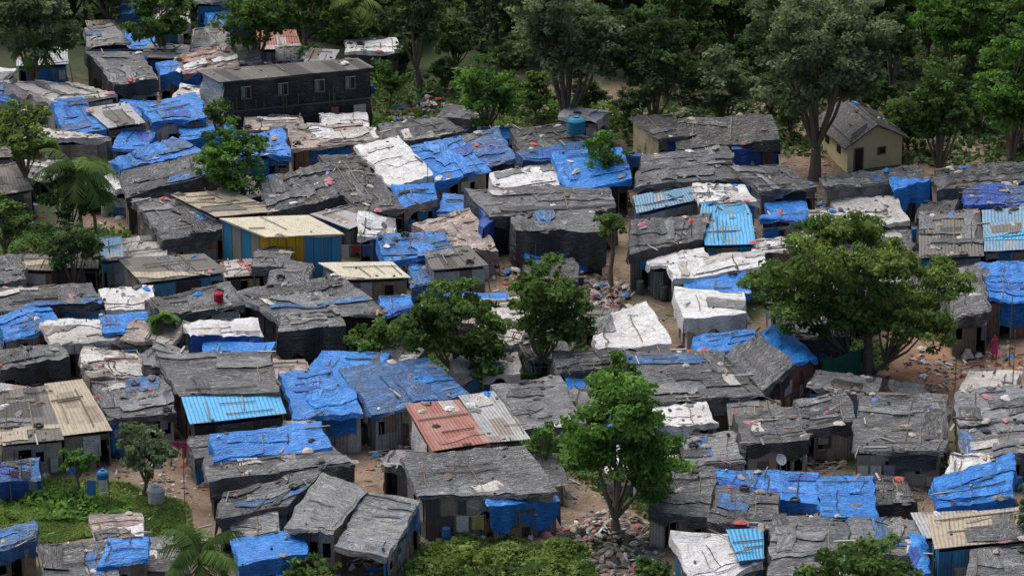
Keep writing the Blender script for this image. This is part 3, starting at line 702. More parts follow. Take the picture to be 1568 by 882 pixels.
def cream_house():
    e = empty('cream_plastered_house')
    a = P(1297, 266, 0); b = P(1380, 252, 0)
    t = (b-a); L = np.linalg.norm(t); t /= L; dirb = P(1262, 235, 0)-a; dirb /= np.linalg.norm(dirb); D = 6.2
    eh, rh = 2.4, 3.6
    mb = MB(); z = np.array([0, 0, 1.]); c = (.62, .55, .33)
    A, B = a, b; A2, B2 = a+dirb*D, b+dirb*D; m = (A+B)/2; m2 = (A2+B2)/2
    FOOT.append(np.array([A[:2], B[:2], B2[:2], A2[:2]]))
    V = [A-z*.2, B-z*.2, B+z*eh, m+z*rh, A+z*eh, A2-z*.2, B2-z*.2, B2+z*eh, m2+z*rh, A2+z*eh]
    mb.add(V, [(0, 1, 2, 3, 4), (6, 5, 9, 8, 7), (5, 0, 4, 9), (1, 6, 7, 2)], c)
    mb.obj('walls', [plain('cream_plaster', c, .85, 1.2)], e); mb = MB()
    f = np.array([t[1], -t[0], 0]); f = f if f[1] < 0 else -f
    def win(s, zc, w_, h_, col=(.02, .02, .02)):
        p = A+t*L*s+z*zc+f*.02; mb.box(p, t*w_/2, f*.02, z*h_/2, col)
        for q in (-1, 1): mb.box(p+t*q*(w_/2+.03), t*.05, f*.05, z*(h_/2+.05), (.2, .14, .1)); mb.box(p+z*q*(h_/2+.03), t*(w_/2), f*.045, z*.05, (.2, .14, .1))
    win(.2, .95, .7, 1.8); win(.62, 1.4, .6, .5)
    g = np.array([-dirb[1], dirb[0], 0]); g = g if g[0] < 0 else -g
    for s in (.3, .7):
        p = A+dirb*D*s+z*1.4+g*.02; mb.box(p, dirb*.4, g*.02, z*.35, (.02, .02, .02))
    mb.obj('windows_and_door', [CLUT], e)
    for s, (E, R_, R2, E2) in enumerate((((A-t*.5, m, m2, A2-t*.5)), ((m, B+t*.5, B2+t*.5, m2)))):
        o = -dirb*.5; hz = [eh-.2, rh+.1] if s == 0 else [rh+.1, eh-.2]
        pts = [E+o+z*hz[0], R_+o+z*hz[1], R2-o*.8+z*hz[1], E2-o*.8+z*hz[0]]
        build_roof(e, Panel(pts, .1, 880+s), 'D', (.12, .08, .08, .12), None, 0, 4)
cream_house()

# in-fill lean-tos closing the wider gaps between the plots
OPEN = [[(-50,735),(300,735),(310,840),(-50,835)], [(590,822),(940,822),(940,950),(590,950)], [(850,760),(985,760),(1010,950),(840,950)],
        [(1375,500),(1620,500),(1620,612),(1375,612)], [(575,-50),(960,-50),(965,222),(575,190)], [(950,-50),(1650,-50),(1650,300),(1240,320),(960,255)],
        [(885,430),(970,430),(960,525),(880,515)], [(-60,300),(170,300),(170,430),(-60,430)], [(170,690),(312,690),(318,800),(170,780)],
        [(400,-50),(600,-50),(600,90),(400,90)], [(-50,-50),(130,-50),(130,115),(-50,115)], [(640,540),(760,540),(740,600),(640,600)], [(1270,530),(1380,530),(1380,620),(1270,620)],
        [(350,370),(540,370),(540,440),(350,440)], [(600,770),(880,770),(880,840),(600,840)], [(300,170),(590,160),(590,215),(300,215)], [(400,530),(560,530),(560,570),(400,570)],
        [(1120,700),(1460,700),(1460,770),(1120,745)], [(270,660),(450,660),(450,690),(270,690)], [(450,650),(650,650),(650,730),(450,700)], [(420,840),(660,840),(660,950),(420,950)],
        [(740,390),(950,390),(950,445),(740,445)], [(1250,310),(1430,300),(1430,330),(1250,335)], [(1160,600),(1270,600),(1270,640),(1160,640)], [(0,680),(180,680),(180,740),(0,740)]]
def inpoly(pt, poly):
    x, y = pt; r = False; j = len(poly)-1
    for i in range(len(poly)):
        if (poly[i][1] > y) != (poly[j][1] > y) and x < (poly[j][0]-poly[i][0])*(y-poly[i][1])/(poly[j][1]-poly[i][1])+poly[i][0]: r = not r
        j = i
    return r
OPENW = [[P(*q)[:2] for q in poly] for poly in OPEN]
cnt = 0
for it in range(2600):
    px, py = random.uniform(-20, 1590), random.uniform(40, 900); c = P(px, py)
    if any(inpoly(c[:2], o) for o in OPENW): continue
    a = random.uniform(-.35, .25); wx, wy = random.uniform(1.1, 2.1), random.uniform(1.1, 2.0); ca, sa = math.cos(a), math.sin(a)
    test = [c[:2]+np.array([ca*u*wx-sa*v*wy, sa*u*wx+ca*v*wy]) for u, v in ((0, 0), (.85, 0), (-.85, 0), (0, .8), (0, -.9))]
    if any(inpoly(t_, f) for f in FOOT for t_ in test): continue
    hf = random.uniform(1.5, 2.3); hb = hf+random.uniform(.1, .4); C = []
    for (u, v, hh) in ((-1, -1, hf), (1, -1, hf), (1, 1, hb), (-1, 1, hb)):
        C.append(np.array([c[0]+ca*u*wx*1.08-sa*v*wy*1.08+random.uniform(-.2, .2), c[1]+sa*u*wx*1.08+ca*v*wy*1.08, hh]))
    S(None, roof=random.choice('KKKLLDBBBBBwwWWXGTR'), wall=random.choice(['mix', 'mix', 'wood', 'tin', 'blue']), C=C, scr=random.choice([0, 1, 2]), win=0); cnt += 1
    if cnt > 80: break
print('infill', cnt)

# ------------------------------------------------------------------ trees
PALT = {'mid': [(.075, .13, .042), (.105, .17, .055), (.05, .09, .03)],
        'bright': [(.08, .165, .04), (.12, .22, .055), (.055, .115, .032)],
        'yel': [(.12, .18, .05), (.16, .22, .068), (.08, .13, .04)],
        'grey': [(.11, .15, .085), (.15, .19, .115), (.075, .11, .06)],  # grey-green leaves, paled so far haze is painted into the colour
        'dark': [(.058, .095, .042), (.085, .13, .056), (.04, .068, .032)]}
BK = (.17, .14, .11)
def leafquads(c, nrm, size, rs):
    n = len(c); r = rs.normal(size=(n, 3)); t = np.cross(nrm, r); t /= np.linalg.norm(t, axis=1)[:, None]+1e-9
    b = np.cross(nrm, t); b /= np.linalg.norm(b, axis=1)[:, None]+1e-9; s = size[:, None]
    return np.stack([c+t*s, c+b*s*.6, c-t*s, c-b*s*.6], 1).reshape(-1, 3)
def tree_data(name, cx, cz, R, Hc, pal, seed, leaf=.17, dens=1.0, nclump=None, trunk=True, trunk_r=None, cy=0.0):
    rs = np.random.RandomState(seed); rn = random.Random(seed); mb = MB()
    pl = np.array(PALT[pal]); V_ = R*R*Hc
    nc = nclump or int(min(200, max(16, 32*(V_**(1/3)))))
    nl = rn.randint(7, 11); lobes = []
    for i in range(nl):
        a = 6.283*i/nl+rn.uniform(-.4, .4); e = rn.uniform(-.6, .9); rr = rn.uniform(.40, .74)
        lobes.append((np.array([R*rr*math.cos(a)*math.cos(e), R*rr*math.sin(a)*math.cos(e), Hc*.6*math.sin(e)]), rn.uniform(.27, .48)))
    lobes.append((np.array([0, 0, Hc*.35]), .55)); lobes.append((np.array([0, -R*.2, -Hc*.2]), .5))
    cs = []; rad = []; lobe_i = []
    for i in range(nc):
        li = rn.randrange(len(lobes)); lc, lr = lobes[li]; d = rs.normal(size=3); d /= np.linalg.norm(d); d[2] = d[2]*.8+.12
        q = lr*(rs.uniform(.35, 1.0)**.5)
        cs.append(lc+d*np.array([R*q, R*q, Hc*q])); rad.append(rn.uniform(.09, .20)*(R*R*Hc)**(1/3)*(60/nc)**.33*1.05); lobe_i.append(li)
    cs = np.array(cs); k = np.sqrt((cs[:, 0]/R)**2+(cs[:, 1]/R)**2+(cs[:, 2]/Hc)**2); f = np.where(k > .98, .98/k, 1); cs *= f[:, None]
    ctr = np.array([cx, cy, cz]); cs += ctr; rad = np.array(rad)
    if trunk:
        tr = trunk_r or max(.07, .026*(cz+Hc))
        fork = np.array([cx*.35+rn.uniform(-.2, .2), cy*.3, max(.4, (cz-Hc)*.75+.25)]); mids = [np.array([0, 0, -.3]), np.array([cx*.1+rn.uniform(-.1, .1), 0, fork[2]*.5]), fork]
        mb.tube(mids, [tr*1.35, tr, tr*.85], 7, BK)
        for li, (lc, lr) in enumerate(lobes):
            e = ctr+lc*.8; m_ = fork*.45+e*.55+np.array([0, 0, -.1*Hc]); mb.tube([fork, m_, e], [tr*.55, tr*.33, tr*.12], 5, BK)
            for j in [j for j in range(nc) if lobe_i[j] == li][:7]:
                mb.tube([m_*.4+e*.6, cs[j]], [tr*.15, tr*.05], 4, BK, cap=False)
    n_per = np.maximum(12, (dens*98*(rad/.62)**2*(.17/leaf)**2)).astype(int)
    idx = np.repeat(np.arange(nc), n_per); n = len(idx)
    d = rs.normal(size=(n, 3)); d /= np.linalg.norm(d, axis=1)[:, None]
    rr = rad[idx]*(rs.uniform(.15, 1.35, n)**.6); c = cs[idx]+d*rr[:, None]*np.array([1.2, 1.2, .6])
    nr = d*.45+rs.normal(size=(n, 3))*.45+np.array([0, -.15, .55]); nr /= np.linalg.norm(nr, axis=1)[:, None]
    LV = leafquads(c, nr, leaf*rs.uniform(.6, 1.35, n), rs)
    cb = pl[rs.randint(0, 3, nc)]*rs.uniform(.75, 1.35, (nc, 1)); lc = cb[idx]*rs.uniform(.7, 1.35, (n, 1))
    yl = rs.uniform(size=n) < .05; lc[yl] *= np.array([1.6, 1.25, .9])
    nb = len(mb.v); F = [f for f in mb.f]+(np.arange(4*n).reshape(-1, 4)+nb).tolist()
    V = mb.v+LV.tolist(); mi = np.concatenate([np.zeros(len(mb.f)), np.ones(n)]).astype(int)
    col = np.concatenate([np.array(mb.c).reshape(-1, 3), lc]) if mb.c else lc
    return V, F, mi, col
def T(box, base, pal='mid', name='broadleaf_tree', leaf=.18, dens=1.0, nclump=None, seed=None):
    x0, x1, y0, y1 = box; b = P(*base); b[2] = float(gz(b[0], b[1])); pm = ppm(b[1])
    if seed is None: seed = int(x0*7+y0*3+99999) % 100000
    R = (x1-x0)/2/pm; cy = (y0+y1)/2; cz = (base[1]-cy)/pm/CP; vy = (y1-y0)/2/pm
    Hc = math.sqrt(max(vy**2-(R*SP)**2, (.45*R*CP)**2))/CP; cx = ((x0+x1)/2-base[0])/pm
    V, F, mi, col = tree_data(name, cx, cz, R*1.08, Hc*1.08, pal, seed, leaf, dens, nclump)
    return mkobj(name, V, F, [BARK, LEAF], mi, col, None, False, None, b)
T((-30,132,-40,118), (50,160), 'grey')
T((196,306,-30,84), (250,108), 'mid')
T((120,205,-60,30), (165,60), 'dark')
T((335,450,-30,96), (390,118), 'mid')
T((430,515,-60,60), (470,95), 'mid')
T((440,505,68,104), (472,112), 'bright', 'bush')
T((588,700,-50,100), (640,140), 'dark')
T((690,802,78,206), (748,218), 'bright')
T((690,800,-60,72), (740,95), 'grey')
T((780,960,-60,185), (870,205), 'grey', dens=1.1)
T((935,1065,10,188), (1000,208), 'dark')
T((985,1090,-70,70), (1030,120), 'mid')
T((1060,1152,58,200), (1110,216), 'grey')
T((1128,1362,-40,215), (1247,272), 'grey', leaf=.19, dens=1.35)
T((1335,1405,10,130), (1365,160), 'dark')
T((1376,1492,70,258), (1440,275), 'mid', dens=1.15)
T((1398,1530,-60,120), (1460,160), 'bright')
T((1480,1610,20,240), (1545,258), 'bright', dens=1.15)
T((1500,1620,-60,80), (1550,110), 'mid')
T((1250,1400,-80,50), (1320,110), 'mid')
T((570,625,95,150), (598,165), 'mid', 'bush')
T((-20,92,150,262), (42,320), 'yel')
T((55,165,250,350), (110,400), 'dark')
T((66,160,330,438), (112,455), 'dark')
T((-30,50,290,380), (10,420), 'mid')
T((298,414,178,318), (367,340), 'bright')
T((312,358,148,205), (335,250), 'mid')
T((893,960,200,284), (928,312), 'bright', leaf=.13)
T((904,960,315,372), (936,440), 'mid', leaf=.13)
T((612,780,412,575), (702,592), 'mid', dens=1.25)
T((760,903,394,560), (826,585), 'mid', dens=1.25)
T((530,632,478,552), (580,568), 'mid', 'bush')
T((715,775,540,605), (745,612), 'bright', 'bush')
T((1140,1350,375,545), (1325,572), 'mid', dens=1.0, leaf=.16)
T((1200,1405,325,470), (1330,574), 'yel', dens=1.0, leaf=.16)
T((1300,1484,380,560), (1334,576), 'yel', dens=1.0, leaf=.16)
T((848,1056,555,792), (940,818), 'bright', dens=1.3, leaf=.16)
T((915,975,540,600), (945,690), 'bright', leaf=.13)
T((800,860,640,705), (828,735), 'bright', leaf=.12, dens=.6)
T((172,275,636,740), (222,758), 'grey')
T((95,150,680,735), (122,765), 'bright', leaf=.13)
T((1228,1415,812,960), (1320,985), 'mid')
T((1540,1620,690,870), (1590,880), 'dark')
T((430,520,838,900), (475,905), 'mid', 'bush')
T((690,790,826,890), (740,900), 'yel', 'bush')
T((960,1030,850,900), (990,905), 'mid', 'bush')
T((560,600,90,125), (580,140), 'dark', 'bush')
T((395,440,700,720), (412,735), 'dark', 'bush')
fm = []; fp = empty('distant_forest')
for i, pl_ in enumerate(('dark', 'mid', 'grey', 'bright')):
    V, F, mi, col = tree_data('forest', 0, 4.3, 3.9, 3.7, pl_, 900+i, .25, 1.15)
    o = mkobj('forest_tree', V, F, [BARK, LEAF], mi, col); fm.append(o.data); o.location = (i*12-20, YT+4, float(gz(0, YT+4))); o.parent = fp
YF = float(P(784, 45)[1])
for i in range(90):
    x = random.uniform(-62, 62); y = YF+random.random()**1.2*48
    o = bpy.data.objects.new('tree', random.choice(fm)); COL.objects.link(o); o.parent = fp
    s = random.uniform(.75, 1.25); o.location = (x, y, float(gz(x, y))); o.scale = (s, s, s*random.uniform(.85, 1.2)); o.rotation_euler = (0, 0, random.uniform(0, 6.28))
for (x, y, s, k) in ((20,60,.8,2),(110,40,.8,1),(545,70,.9,1),(500,45,1,2),(640,60,.9,0),(700,110,.7,0),(830,90,1.0,1),(900,60,1,2),(960,110,.8,0),(1060,90,.9,1),(1120,80,1.0,0),(1200,100,1,2),(1290,120,.8,0),(1350,110,.9,0),(1420,90,1,3),(1490,110,.9,1),(1560,150,.8,0),(590,70,.8,1),(430,40,1,0),(330,10,.8,0),(760,60,.9,1),(1180,180,.5,0),(1080,160,.5,0),(820,180,.5,1),(1390,230,.55,1),(1340,180,.5,0),(1560,230,.6,3),(900,180,.45,0),(960,190,.4,2),(1210,210,.4,0),(1440,190,.6,0),(1500,200,.5,3),(680,140,.4,0),(780,130,.5,0),(540,90,.6,1),(620,110,.4,0),(1020,150,.5,0),(1150,130,.6,0),(1270,160,.5,0)):
    p = P(x, y); p[2] = float(gz(p[0], p[1])); o = bpy.data.objects.new('broadleaf_tree', fm[k]); COL.objects.link(o); o.location = p; o.scale = (s, s, s); o.rotation_euler = (0, 0, x*1.7)

def palm(base, H, L, nf=20, name='coconut_palm', seed=1, pal='mid'):
    rs = random.Random(seed); b = P(*base); mb = MB()
    top = np.array([rs.uniform(-.4, .4), rs.uniform(-.3, .3), H])
    mb.tube([(0, 0, -.2), top*np.array([.3, .3, .5]), top], [.17, .13, .10], 7, (.2, .17, .13)); pl = PALT[pal]
    for i in range(nf):
        a = 6.283*i/nf*2.4+rs.uniform(-.2, .2); el = rs.uniform(-.3, 1.2); l = L*rs.uniform(.8, 1.1); pts = []; d = np.array([math.cos(a)*math.cos(el), math.sin(a)*math.cos(el), math.sin(el)]); p = top.copy()
        N = 16
        for k in range(N+1): pts.append(p.copy()); p = p+d*l/N; d = d+np.array([0, 0, -.10-.004*k]); d /= np.linalg.norm(d)
        mb.tube(pts[::4]+[pts[-1]], [.035, .03, .022, .015, .008, .006][:len(pts[::4])+1], 4, (.12, .15, .05), 0, False)
        c = tuple(np.array(rs.choice(pl))*rs.uniform(.8, 1.5))
        for k in range(2, N*2+1):
            q = k/2; i0 = int(min(N-1, q)); p = pts[i0]+(pts[i0+1]-pts[i0])*(q-i0); t = pts[i0+1]-pts[i0]; t /= np.linalg.norm(t)
            sd_ = np.cross(t, (0, 0, 1)); sd_ /= np.linalg.norm(sd_)+1e-9; ll = L*.30*math.sin(math.pi*min(1, .12+q/N*.88))**.7+.05
            for sg in (-1, 1):
                tip = p+sd_*sg*ll*.8+t*ll*.45+np.array([0, 0, -ll*rs.uniform(.25, .7)]); wv = t*.055
                mb.add([p-wv, p+wv, tip+wv*.3, tip-wv*.3], [(0, 1, 2, 3)], c, 1)
    o = mb.obj(name, [BARK, LEAF]); o.location = b; return o
palm((128,400), 6.8, 3.6, 22, seed=3, pal='mid'); palm((150,395), 5.0, 2.6, 14, seed=4)
palm((306,925), 3.0, 3.1, 22, seed=5, pal='mid'); palm((246,560), 3.4, 1.5, 12, 'areca_palm', 6, 'bright')
palm((548,85), 4.4, 3.0, 20, seed=7, pal='yel'); palm((820,95), 6, 3, 16, seed=8, pal='yel'); palm((60,165), 5, 2.6, 14, seed=9)

def patch(poly, n, name, pal='bright', hmax=.5, leaf=.16, seed=1):
    rs = np.random.RandomState(seed); xs = [p[0] for p in poly]; ys = [p[1] for p in poly]; pts = []
    while len(pts) < n:
        x, y = rs.uniform(min(xs), max(xs)), rs.uniform(min(ys), max(ys))
        if inpoly((x, y), poly): pts.append(P(x, y))
    c = np.array(pts); w1 = Waves(seed, 6, .08, .4); hh = np.clip(.5+.5*w1(c[:, 0], c[:, 1]), .08, 1.2)
    c[:, 2] = gz(c[:, 0], c[:, 1])+rs.uniform(0, 1, n)**1.2*hmax*hh+.03
    nr = rs.normal(size=(n, 3))*.5+np.array([0, -.15, .75]); nr /= np.linalg.norm(nr, axis=1)[:, None]
    V = leafquads(c, nr, leaf*rs.uniform(.5, 1.4, n), rs); pl = np.array(PALT[pal]); k = np.clip((w1(c[:, 1], c[:, 0])+1)*1.5, 0, 2.99).astype(int)
    return mkobj(name, V, np.arange(4*n).reshape(-1, 4), [LEAF], None, pl[k]*rs.uniform(.8, 1.5, (n, 1)), None, False)
patch([(-20,735),(60,735),(200,742),(290,775),(300,835),(160,822),(60,830),(-20,835)], 26000, 'grass', 'yel', .2, .13, 2)
patch([(0,755),(200,765),(200,800),(10,800)], 2500, 'vegetable_plants', 'bright', .7, .2, 3)
patch([(615,900),(625,858),(680,832),(790,828),(900,850),(920,900)], 16000, 'undergrowth_plants', 'yel', .8, .16, 4)
patch([(560,200),(700,190),(820,200),(960,215),(960,160),(560,110)], 5000, 'undergrowth_plants', 'mid', .7, .22, 5)
patch([(-20,-30),(1590,-30),(1590,70),(-20,70)], 9000, 'undergrowth_plants', 'dark', 1.0, .38, 6)
patch([(960,225),(1590,265),(1590,60),(960,60)], 9000, 'undergrowth_plants', 'dark', .8, .3, 7)
patch([(530,560),(900,600),(900,520),(540,520)], 5000, 'undergrowth_plants', 'mid', .9, .17, 8)
patch([(930,640),(1060,760),(1000,800),(860,720)], 2500, 'undergrowth_plants', 'mid', .6, .17, 9)
patch([(1130,560),(1360,570),(1360,530),(1130,520)], 3500, 'undergrowth_plants', 'mid', .7, .17, 10)
patch([(0,400),(200,420),(200,360),(0,340)], 4000, 'undergrowth_plants', 'mid', .8, .19, 11)

# ------------------------------------------------------------------ litter & rubble
def rubble(box, n, name='rubble_heap', hh=.5, big=1.0, bright=.35):
    mb = MB(); x0, x1, y0, y1 = box
    for i in range(n):
        a = random.uniform(0, 6.28); r = random.random()**.6; x = (x0+x1)/2+(x1-x0)/2*r*math.cos(a); y = (y0+y1)/2+(y1-y0)/2*r*math.sin(a)
        p = P(x, y); p[2] = float(gz(p[0], p[1]))+random.random()*hh*(1-r); k = random.random()
        pal_ = CLOTH if random.random() < bright else GREYS+[(.2, .15, .11), (.3, .23, .17)]
        c = random.choice(pal_)
        if k < .45: mb.stone(p, random.uniform(.06, .24)*big, random.choice([(.30, .24, .18), (.22, .18, .14), (.36, .32, .26), (.14, .12, .10)]))
        elif k < .62: mb.plank(p+(0, 0, .05), random.uniform(0, 3.14), random.uniform(.3, 1.3)*big, random.uniform(.05, .2), .03, c, random.uniform(-.4, .4))
        else: mb.lump(p, random.uniform(.12, .40)*big, c, random.uniform(.3, .8))
    return mb.obj(name, [CLUT])
rubble((850,1010,780,900), 420, hh=.5)
rubble((885,970,415,515), 330, hh=.7, bright=.6)
rubble((1385,1570,520,600), 230, hh=.1, big=.75, bright=.45)
rubble((590,720,135,200), 220, hh=.5)
rubble((1020,1250,150,230), 160, bright=.5)
rubble((560,720,640,730), 200, hh=.4); rubble((420,700,800,880), 280, hh=.3)
rubble((990,1060,575,650), 140, bright=.9); rubble((820,880,500,560), 90, bright=.8)
rubble((1200,1330,300,345), 120, bright=.95); rubble((170,310,690,780), 110, hh=.1, big=.8, bright=.6)
rubble((1300,1480,700,770), 180); rubble((1120,1300,690,730), 120); rubble((740,900,400,440), 120, bright=.6)
mb = MB()
for i in range(4200):
    x, y = random.uniform(-20, 1590), random.uniform(130, 890); p = P(x, y); p[2] = float(gz(p[0], p[1])); k = random.random(); c = random.choice(CLOTH+GREYS*2)
    if k < .5: mb.stone(p, random.uniform(.04, .16), random.choice(GREYS))
    elif k < .72: mb.plank(p+(0, 0, .05), random.uniform(0, 3.14), random.uniform(.2, 1.2), random.uniform(.04, .16), .03, c, random.uniform(-.2, .2))
    else: mb.lump(p, random.uniform(.08, .32), c)
mb.obj('litter', [CLUT])

def pole(px, py, H, r=.05, name='bamboo_pole', lean=0):
    mb = MB(); b = P(px, py); mb.tube([(0, 0, -.2), (lean*.5, 0, H*.5), (lean, .05, H)], [r, r*.9, r*.7], 6, (.16, .13, .1)); o = mb.obj(name, [CLUT]); o.location = b
for a in ((285,830,5.5), (118,790,4.5), (35,760,2.6), (1545,560,5), (1548,640,6), (978,320,4), (655,330,4), (935,470,5.5), (1058,420,4.5), (1462,600,2.6), (190,330,4), (1110,420,4), (560,345,4), (830,760,2.8,), (740,640,4)):
    pole(*a, r=.035)

def dish(px, py, h, R=.45, yaw=0.6):
    mb = MB(); V = []; F = []; n = 16; rings = 5
    d = np.array([math.sin(yaw)*.8, -math.cos(yaw)*.8, .6]); d /= np.linalg.norm(d); a = np.cross(d, (0, 0, 1)); a /= np.linalg.norm(a); b = np.cross(d, a)
    c0 = np.array([0, 0, .7])
    for j in range(rings+1):
        r = R*j/rings
        for i in range(n): t = 6.283*i/n; V.append(c0+a*r*math.cos(t)+b*r*math.sin(t)+d*.5*r*r)
    for j in range(rings):
        for i in range(n): F.append((j*n+i, (j+1)*n+i, (j+1)*n+(i+1) % n, j*n+(i+1) % n))
    mb.add(V, F, (.36, .37, .38)); mb.tube([(0, 0, -.3), tuple(c0-d*.03)], [.03, .03], 6, (.3, .3, .3)); f = c0+d*R*1.0
    mb.tube([c0-b*-R*.9+d*.1, f], [.012, .012], 4, (.3, .3, .3)); mb.tube([f-d*.05, f+d*.06], [.04, .04], 6, (.5, .5, .5))
    o = mb.obj('satellite_dish', [CLUT]); o.location = P(px, py, h)
dish(1195,720,3.0,.36); dish(1060,610,2.8,.4,-.5); dish(256,622,3.0,.36,.9); dish(1508,432,3.2,.32,.3)
def tank(px, py, h, R=.75, H=1.2, col=(.02, .20, .32)):
    mb = MB(); pr = [(0, 0), (R, 0)]
    for i in range(8): z = H*(i+.5)/8*.8; pr += [(R*(1.03 if i % 2 else 1), z)]
    pr += [(R, H*.82), (R*.8, H*.93), (R*.35, H), (R*.33, H*1.06), (R*.3, H*1.07), (0, H*1.07)]
    V = []; F = []; n = 20
    for r, z in pr:
        for i in range(n): V.append((r*math.cos(6.283*i/n), r*math.sin(6.283*i/n), z))
    for j in range(len(pr)-1):
        for i in range(n): F.append((j*n+i, j*n+(i+1) % n, (j+1)*n+(i+1) % n, (j+1)*n+i))
    mb.add(V, F, col); o = mb.obj('water_tank' if R > .5 else 'plastic_barrel', [CLUT]); o.location = P(px, py, h)
tank(882,203,2.8,.7); tank(335,462,2.8,.32,.7,(.4,.02,.03)); tank(158,745,0,.36,1.1,(.02,.16,.42)); tank(1095,705,0,.3,.9,(.02,.16,.42)); tank(1240,590,0,.3,.9,(.4,.4,.4)); tank(240,770,0,.5,1.1,(.5,.5,.48))
def laundry(px, py, cols, L=2.4):
    mb = MB(); b = P(px, py)
    for s in (-1, 1): mb.tube([(s*L/2, 0, 0), (s*L/2, 0, 1.8)], [.03, .03], 5, (.18, .14, .1))
    mb.tube([(-L/2, 0, 1.75), (0, 0, 1.68), (L/2, 0, 1.75)], [.008]*3, 4, (.3, .3, .3))
    for i, c in enumerate(cols):
        x0 = -L/2+L*(i+.1)/len(cols); wd = L/len(cols)*.8; n = 5; V = []; F = []; hh = random.uniform(.6, 1.1)
        for j in range(5):
            for k in range(n): V.append((x0+wd*k/(n-1), .05*math.sin(k*2.1+j*.4+i)*(j/4), 1.70-hh*j/4))
        for j in range(4):
            for k in range(n-1): F.append((j*n+k, j*n+k+1, (j+1)*n+k+1, (j+1)*n+k))
        mb.add(V, F, c)
    o = mb.obj('clothesline', [CLUT]); o.location = b
laundry(285,715,[(.5,.03,.18),(.45,.05,.14),(.1,.1,.2)],1.8); laundry(32,760,[(.55,.2,.22),(.4,.36,.32)],1.2); laundry(1340,752,[(.5,.5,.5),(.45,.46,.48),(.2,.2,.3)]); laundry(275,540,[(.65,.5,.05)],.8)
laundry(545,410,[(.5,.5,.5),(.3,.04,.04),(.05,.1,.3)],2.4); laundry(720,830,[(.5,.5,.48),(.35,.3,.1)],1.8); laundry(590,668,[(.4,.4,.42),(.4,.05,.05)],1.6); laundry(150,775,[(.05,.2,.5),(.5,.5,.48)],1.4)
mb = MB(); a, b = P(1258,592), P(1322,572); d = b-a
V = []; F = []
for j in range(5):
    for i in range(15): p = a+d*i/14; V.append((p[0], p[1]+.06*math.sin(i*1.7+j), 1.8*j/4+.05*math.sin(i*.9)*(j == 4)))
for j in range(4):
    for i in range(14): F.append((j*15+i, j*15+i+1, (j+1)*15+i+1, (j+1)*15+i))
mb.add(V, F, (.02, .13, .085))
for i in range(0, 15, 3): p = a+d*i/14; mb.tube([(p[0], p[1]+.1, 0), (p[0], p[1]+.1, 2)], [.04, .04], 5, (.15, .12, .1))
mb.obj('green_net_fence', [CLUT])

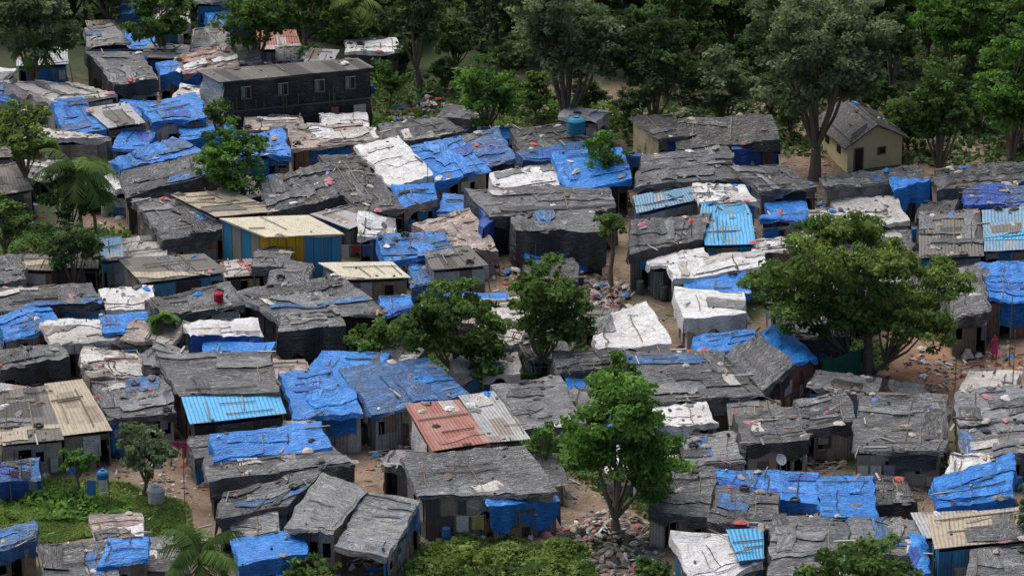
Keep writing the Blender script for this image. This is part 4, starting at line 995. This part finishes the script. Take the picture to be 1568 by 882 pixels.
# ------------------------------------------------------------------ person (woman in pink, standing)
def person(px, py, H=1.55, dress=(.6, .05, .18), yaw=0.3):
    s = H/1.6
    J = {'pel': (0, 0, .92), 'sp': (0, .01, 1.12), 'ch': (0, 0, 1.28), 'nk': (0, 0, 1.40), 'hd': (0, -.01, 1.50), 'ht': (0, .0, 1.58),
         'ls': (-.17, 0, 1.33), 'le': (-.23, .03, 1.06), 'lw': (-.20, -.10, .86), 'lh': (-.19, -.13, .80), 'rs': (.17, 0, 1.33), 're': (.24, .02, 1.06), 'rw': (.22, -.09, .86), 'rh': (.21, -.12, .80),
         'lp': (-.09, 0, .86), 'lk': (-.10, -.04, .48), 'la': (-.10, .02, .08), 'lt': (-.11, -.14, .03), 'rp': (.09, 0, .86), 'rk': (.12, -.10, .48), 'ra': (.13, -.02, .08), 'rt': (.14, -.17, .03)}
    Rr = {'pel': .14, 'sp': .115, 'ch': .13, 'nk': .05, 'hd': .095, 'ht': .07, 'ls': .06, 'le': .042, 'lw': .03, 'lh': .028, 'rs': .06, 're': .042, 'rw': .03, 'rh': .028,
          'lp': .09, 'lk': .06, 'la': .04, 'lt': .03, 'rp': .09, 'rk': .06, 'ra': .04, 'rt': .03}
    E = [('pel','sp'),('sp','ch'),('ch','nk'),('nk','hd'),('hd','ht'),('ch','ls'),('ls','le'),('le','lw'),('lw','lh'),('ch','rs'),('rs','re'),('re','rw'),('rw','rh'),('pel','lp'),('lp','lk'),('lk','la'),('la','lt'),('pel','rp'),('rp','rk'),('rk','ra'),('ra','rt')]
    for sd_, sg in (('l', -1), ('r', 1)):
        hx, hy, hz = J[sd_+'h']
        for i in range(4):
            k1, k2 = f'{sd_}f{i}', f'{sd_}g{i}'; ln = (.035, .042, .04, .03)[i]
            J[k1] = (hx+(i-1.5)*.014, hy-.012-ln*.4, hz-.03-ln*.4); J[k2] = (hx+(i-1.5)*.015, hy-.02, hz-.05-ln); Rr[k1] = .009; Rr[k2] = .007; E += [(sd_+'h', k1), (k1, k2)]
        J[sd_+'th'] = (hx-sg*.04, hy-.02, hz-.02); Rr[sd_+'th'] = .01; E += [(sd_+'h', sd_+'th')]
    K = list(J); me = bpy.data.meshes.new('body'); me.from_pydata([J[k] for k in K], [(K.index(a), K.index(b)) for a, b in E], [])
    ob = bpy.data.objects.new('body_tmp', me); COL.objects.link(ob); sk = ob.modifiers.new('s', 'SKIN'); sk.use_smooth_shade = True
    for i, k in enumerate(K):
        r = Rr[k]; me.skin_vertices[0].data[i].radius = (r, r*.8 if k in ('pel', 'sp', 'ch') else r); me.skin_vertices[0].data[i].use_root = (k == 'pel')
    ob.modifiers.new('b', 'SUBSURF').levels = 2
    dg = bpy.context.evaluated_depsgraph_get(); m2 = bpy.data.meshes.new_from_object(ob.evaluated_get(dg)); bpy.data.objects.remove(ob)
    skin = plain('skin', (.22, .11, .065), .6, 20); cl = plain('pink_cloth', dress, .8, 8); hair = plain('black_hair', (.012, .01, .01), .5, 30)
    m2.materials.clear()
    for m in (skin, cl, hair): m2.materials.append(m)
    for p in m2.polygons:
        x, y, z = p.center; k = 0
        if .1 < z < 1.37 and (abs(x) < .19 or z > 1.15): k = 1
        if z > 1.48 and (y > -.02 or z > 1.58): k = 2
        p.material_index = k
    o = bpy.data.objects.new('body', m2); COL.objects.link(o); e = empty('woman_in_pink_dress', P(px, py)); e.scale = (s*1.05,)*3; e.rotation_euler = (0, 0, yaw); o.parent = e
    V = []; F = []; n = 20; pr = [(.155, 1.0), (.175, .86), (.19, .7), (.215, .5), (.24, .36)]
    for r, z in pr:
        for i in range(n): t = 6.283*i/n; q = 1+.06*math.sin(5*t)*(1-z); V.append((r*q*math.cos(t), r*q*.85*math.sin(t)-.02, z))
    for j in range(len(pr)-1):
        for i in range(n): F.append((j*n+i, j*n+(i+1) % n, (j+1)*n+(i+1) % n, (j+1)*n+i))
    mkobj('skirt', V, F, [cl], None, None, None, True, e)
    mb2 = MB(); mb2.stone((0, .09, 1.5), .045, (.012, .01, .01)); mb2.stone((0, -.108, 1.505), .014, (.2, .1, .06)); mb2.box((-.032, -.098, 1.53), (.012, 0, 0), (0, .004, 0), (0, 0, .006), (.01, .01, .01)); mb2.box((.032, -.098, 1.53), (.012, 0, 0), (0, .004, 0), (0, 0, .006), (.01, .01, .01)); mb2.box((0, -.1, 1.47), (.02, 0, 0), (0, .004, 0), (0, 0, .005), (.2, .04, .04))
    mb2.obj('face_and_hair_bun', [CLUT], e)
person(1522, 548)
print('objects', len(bpy.data.objects))
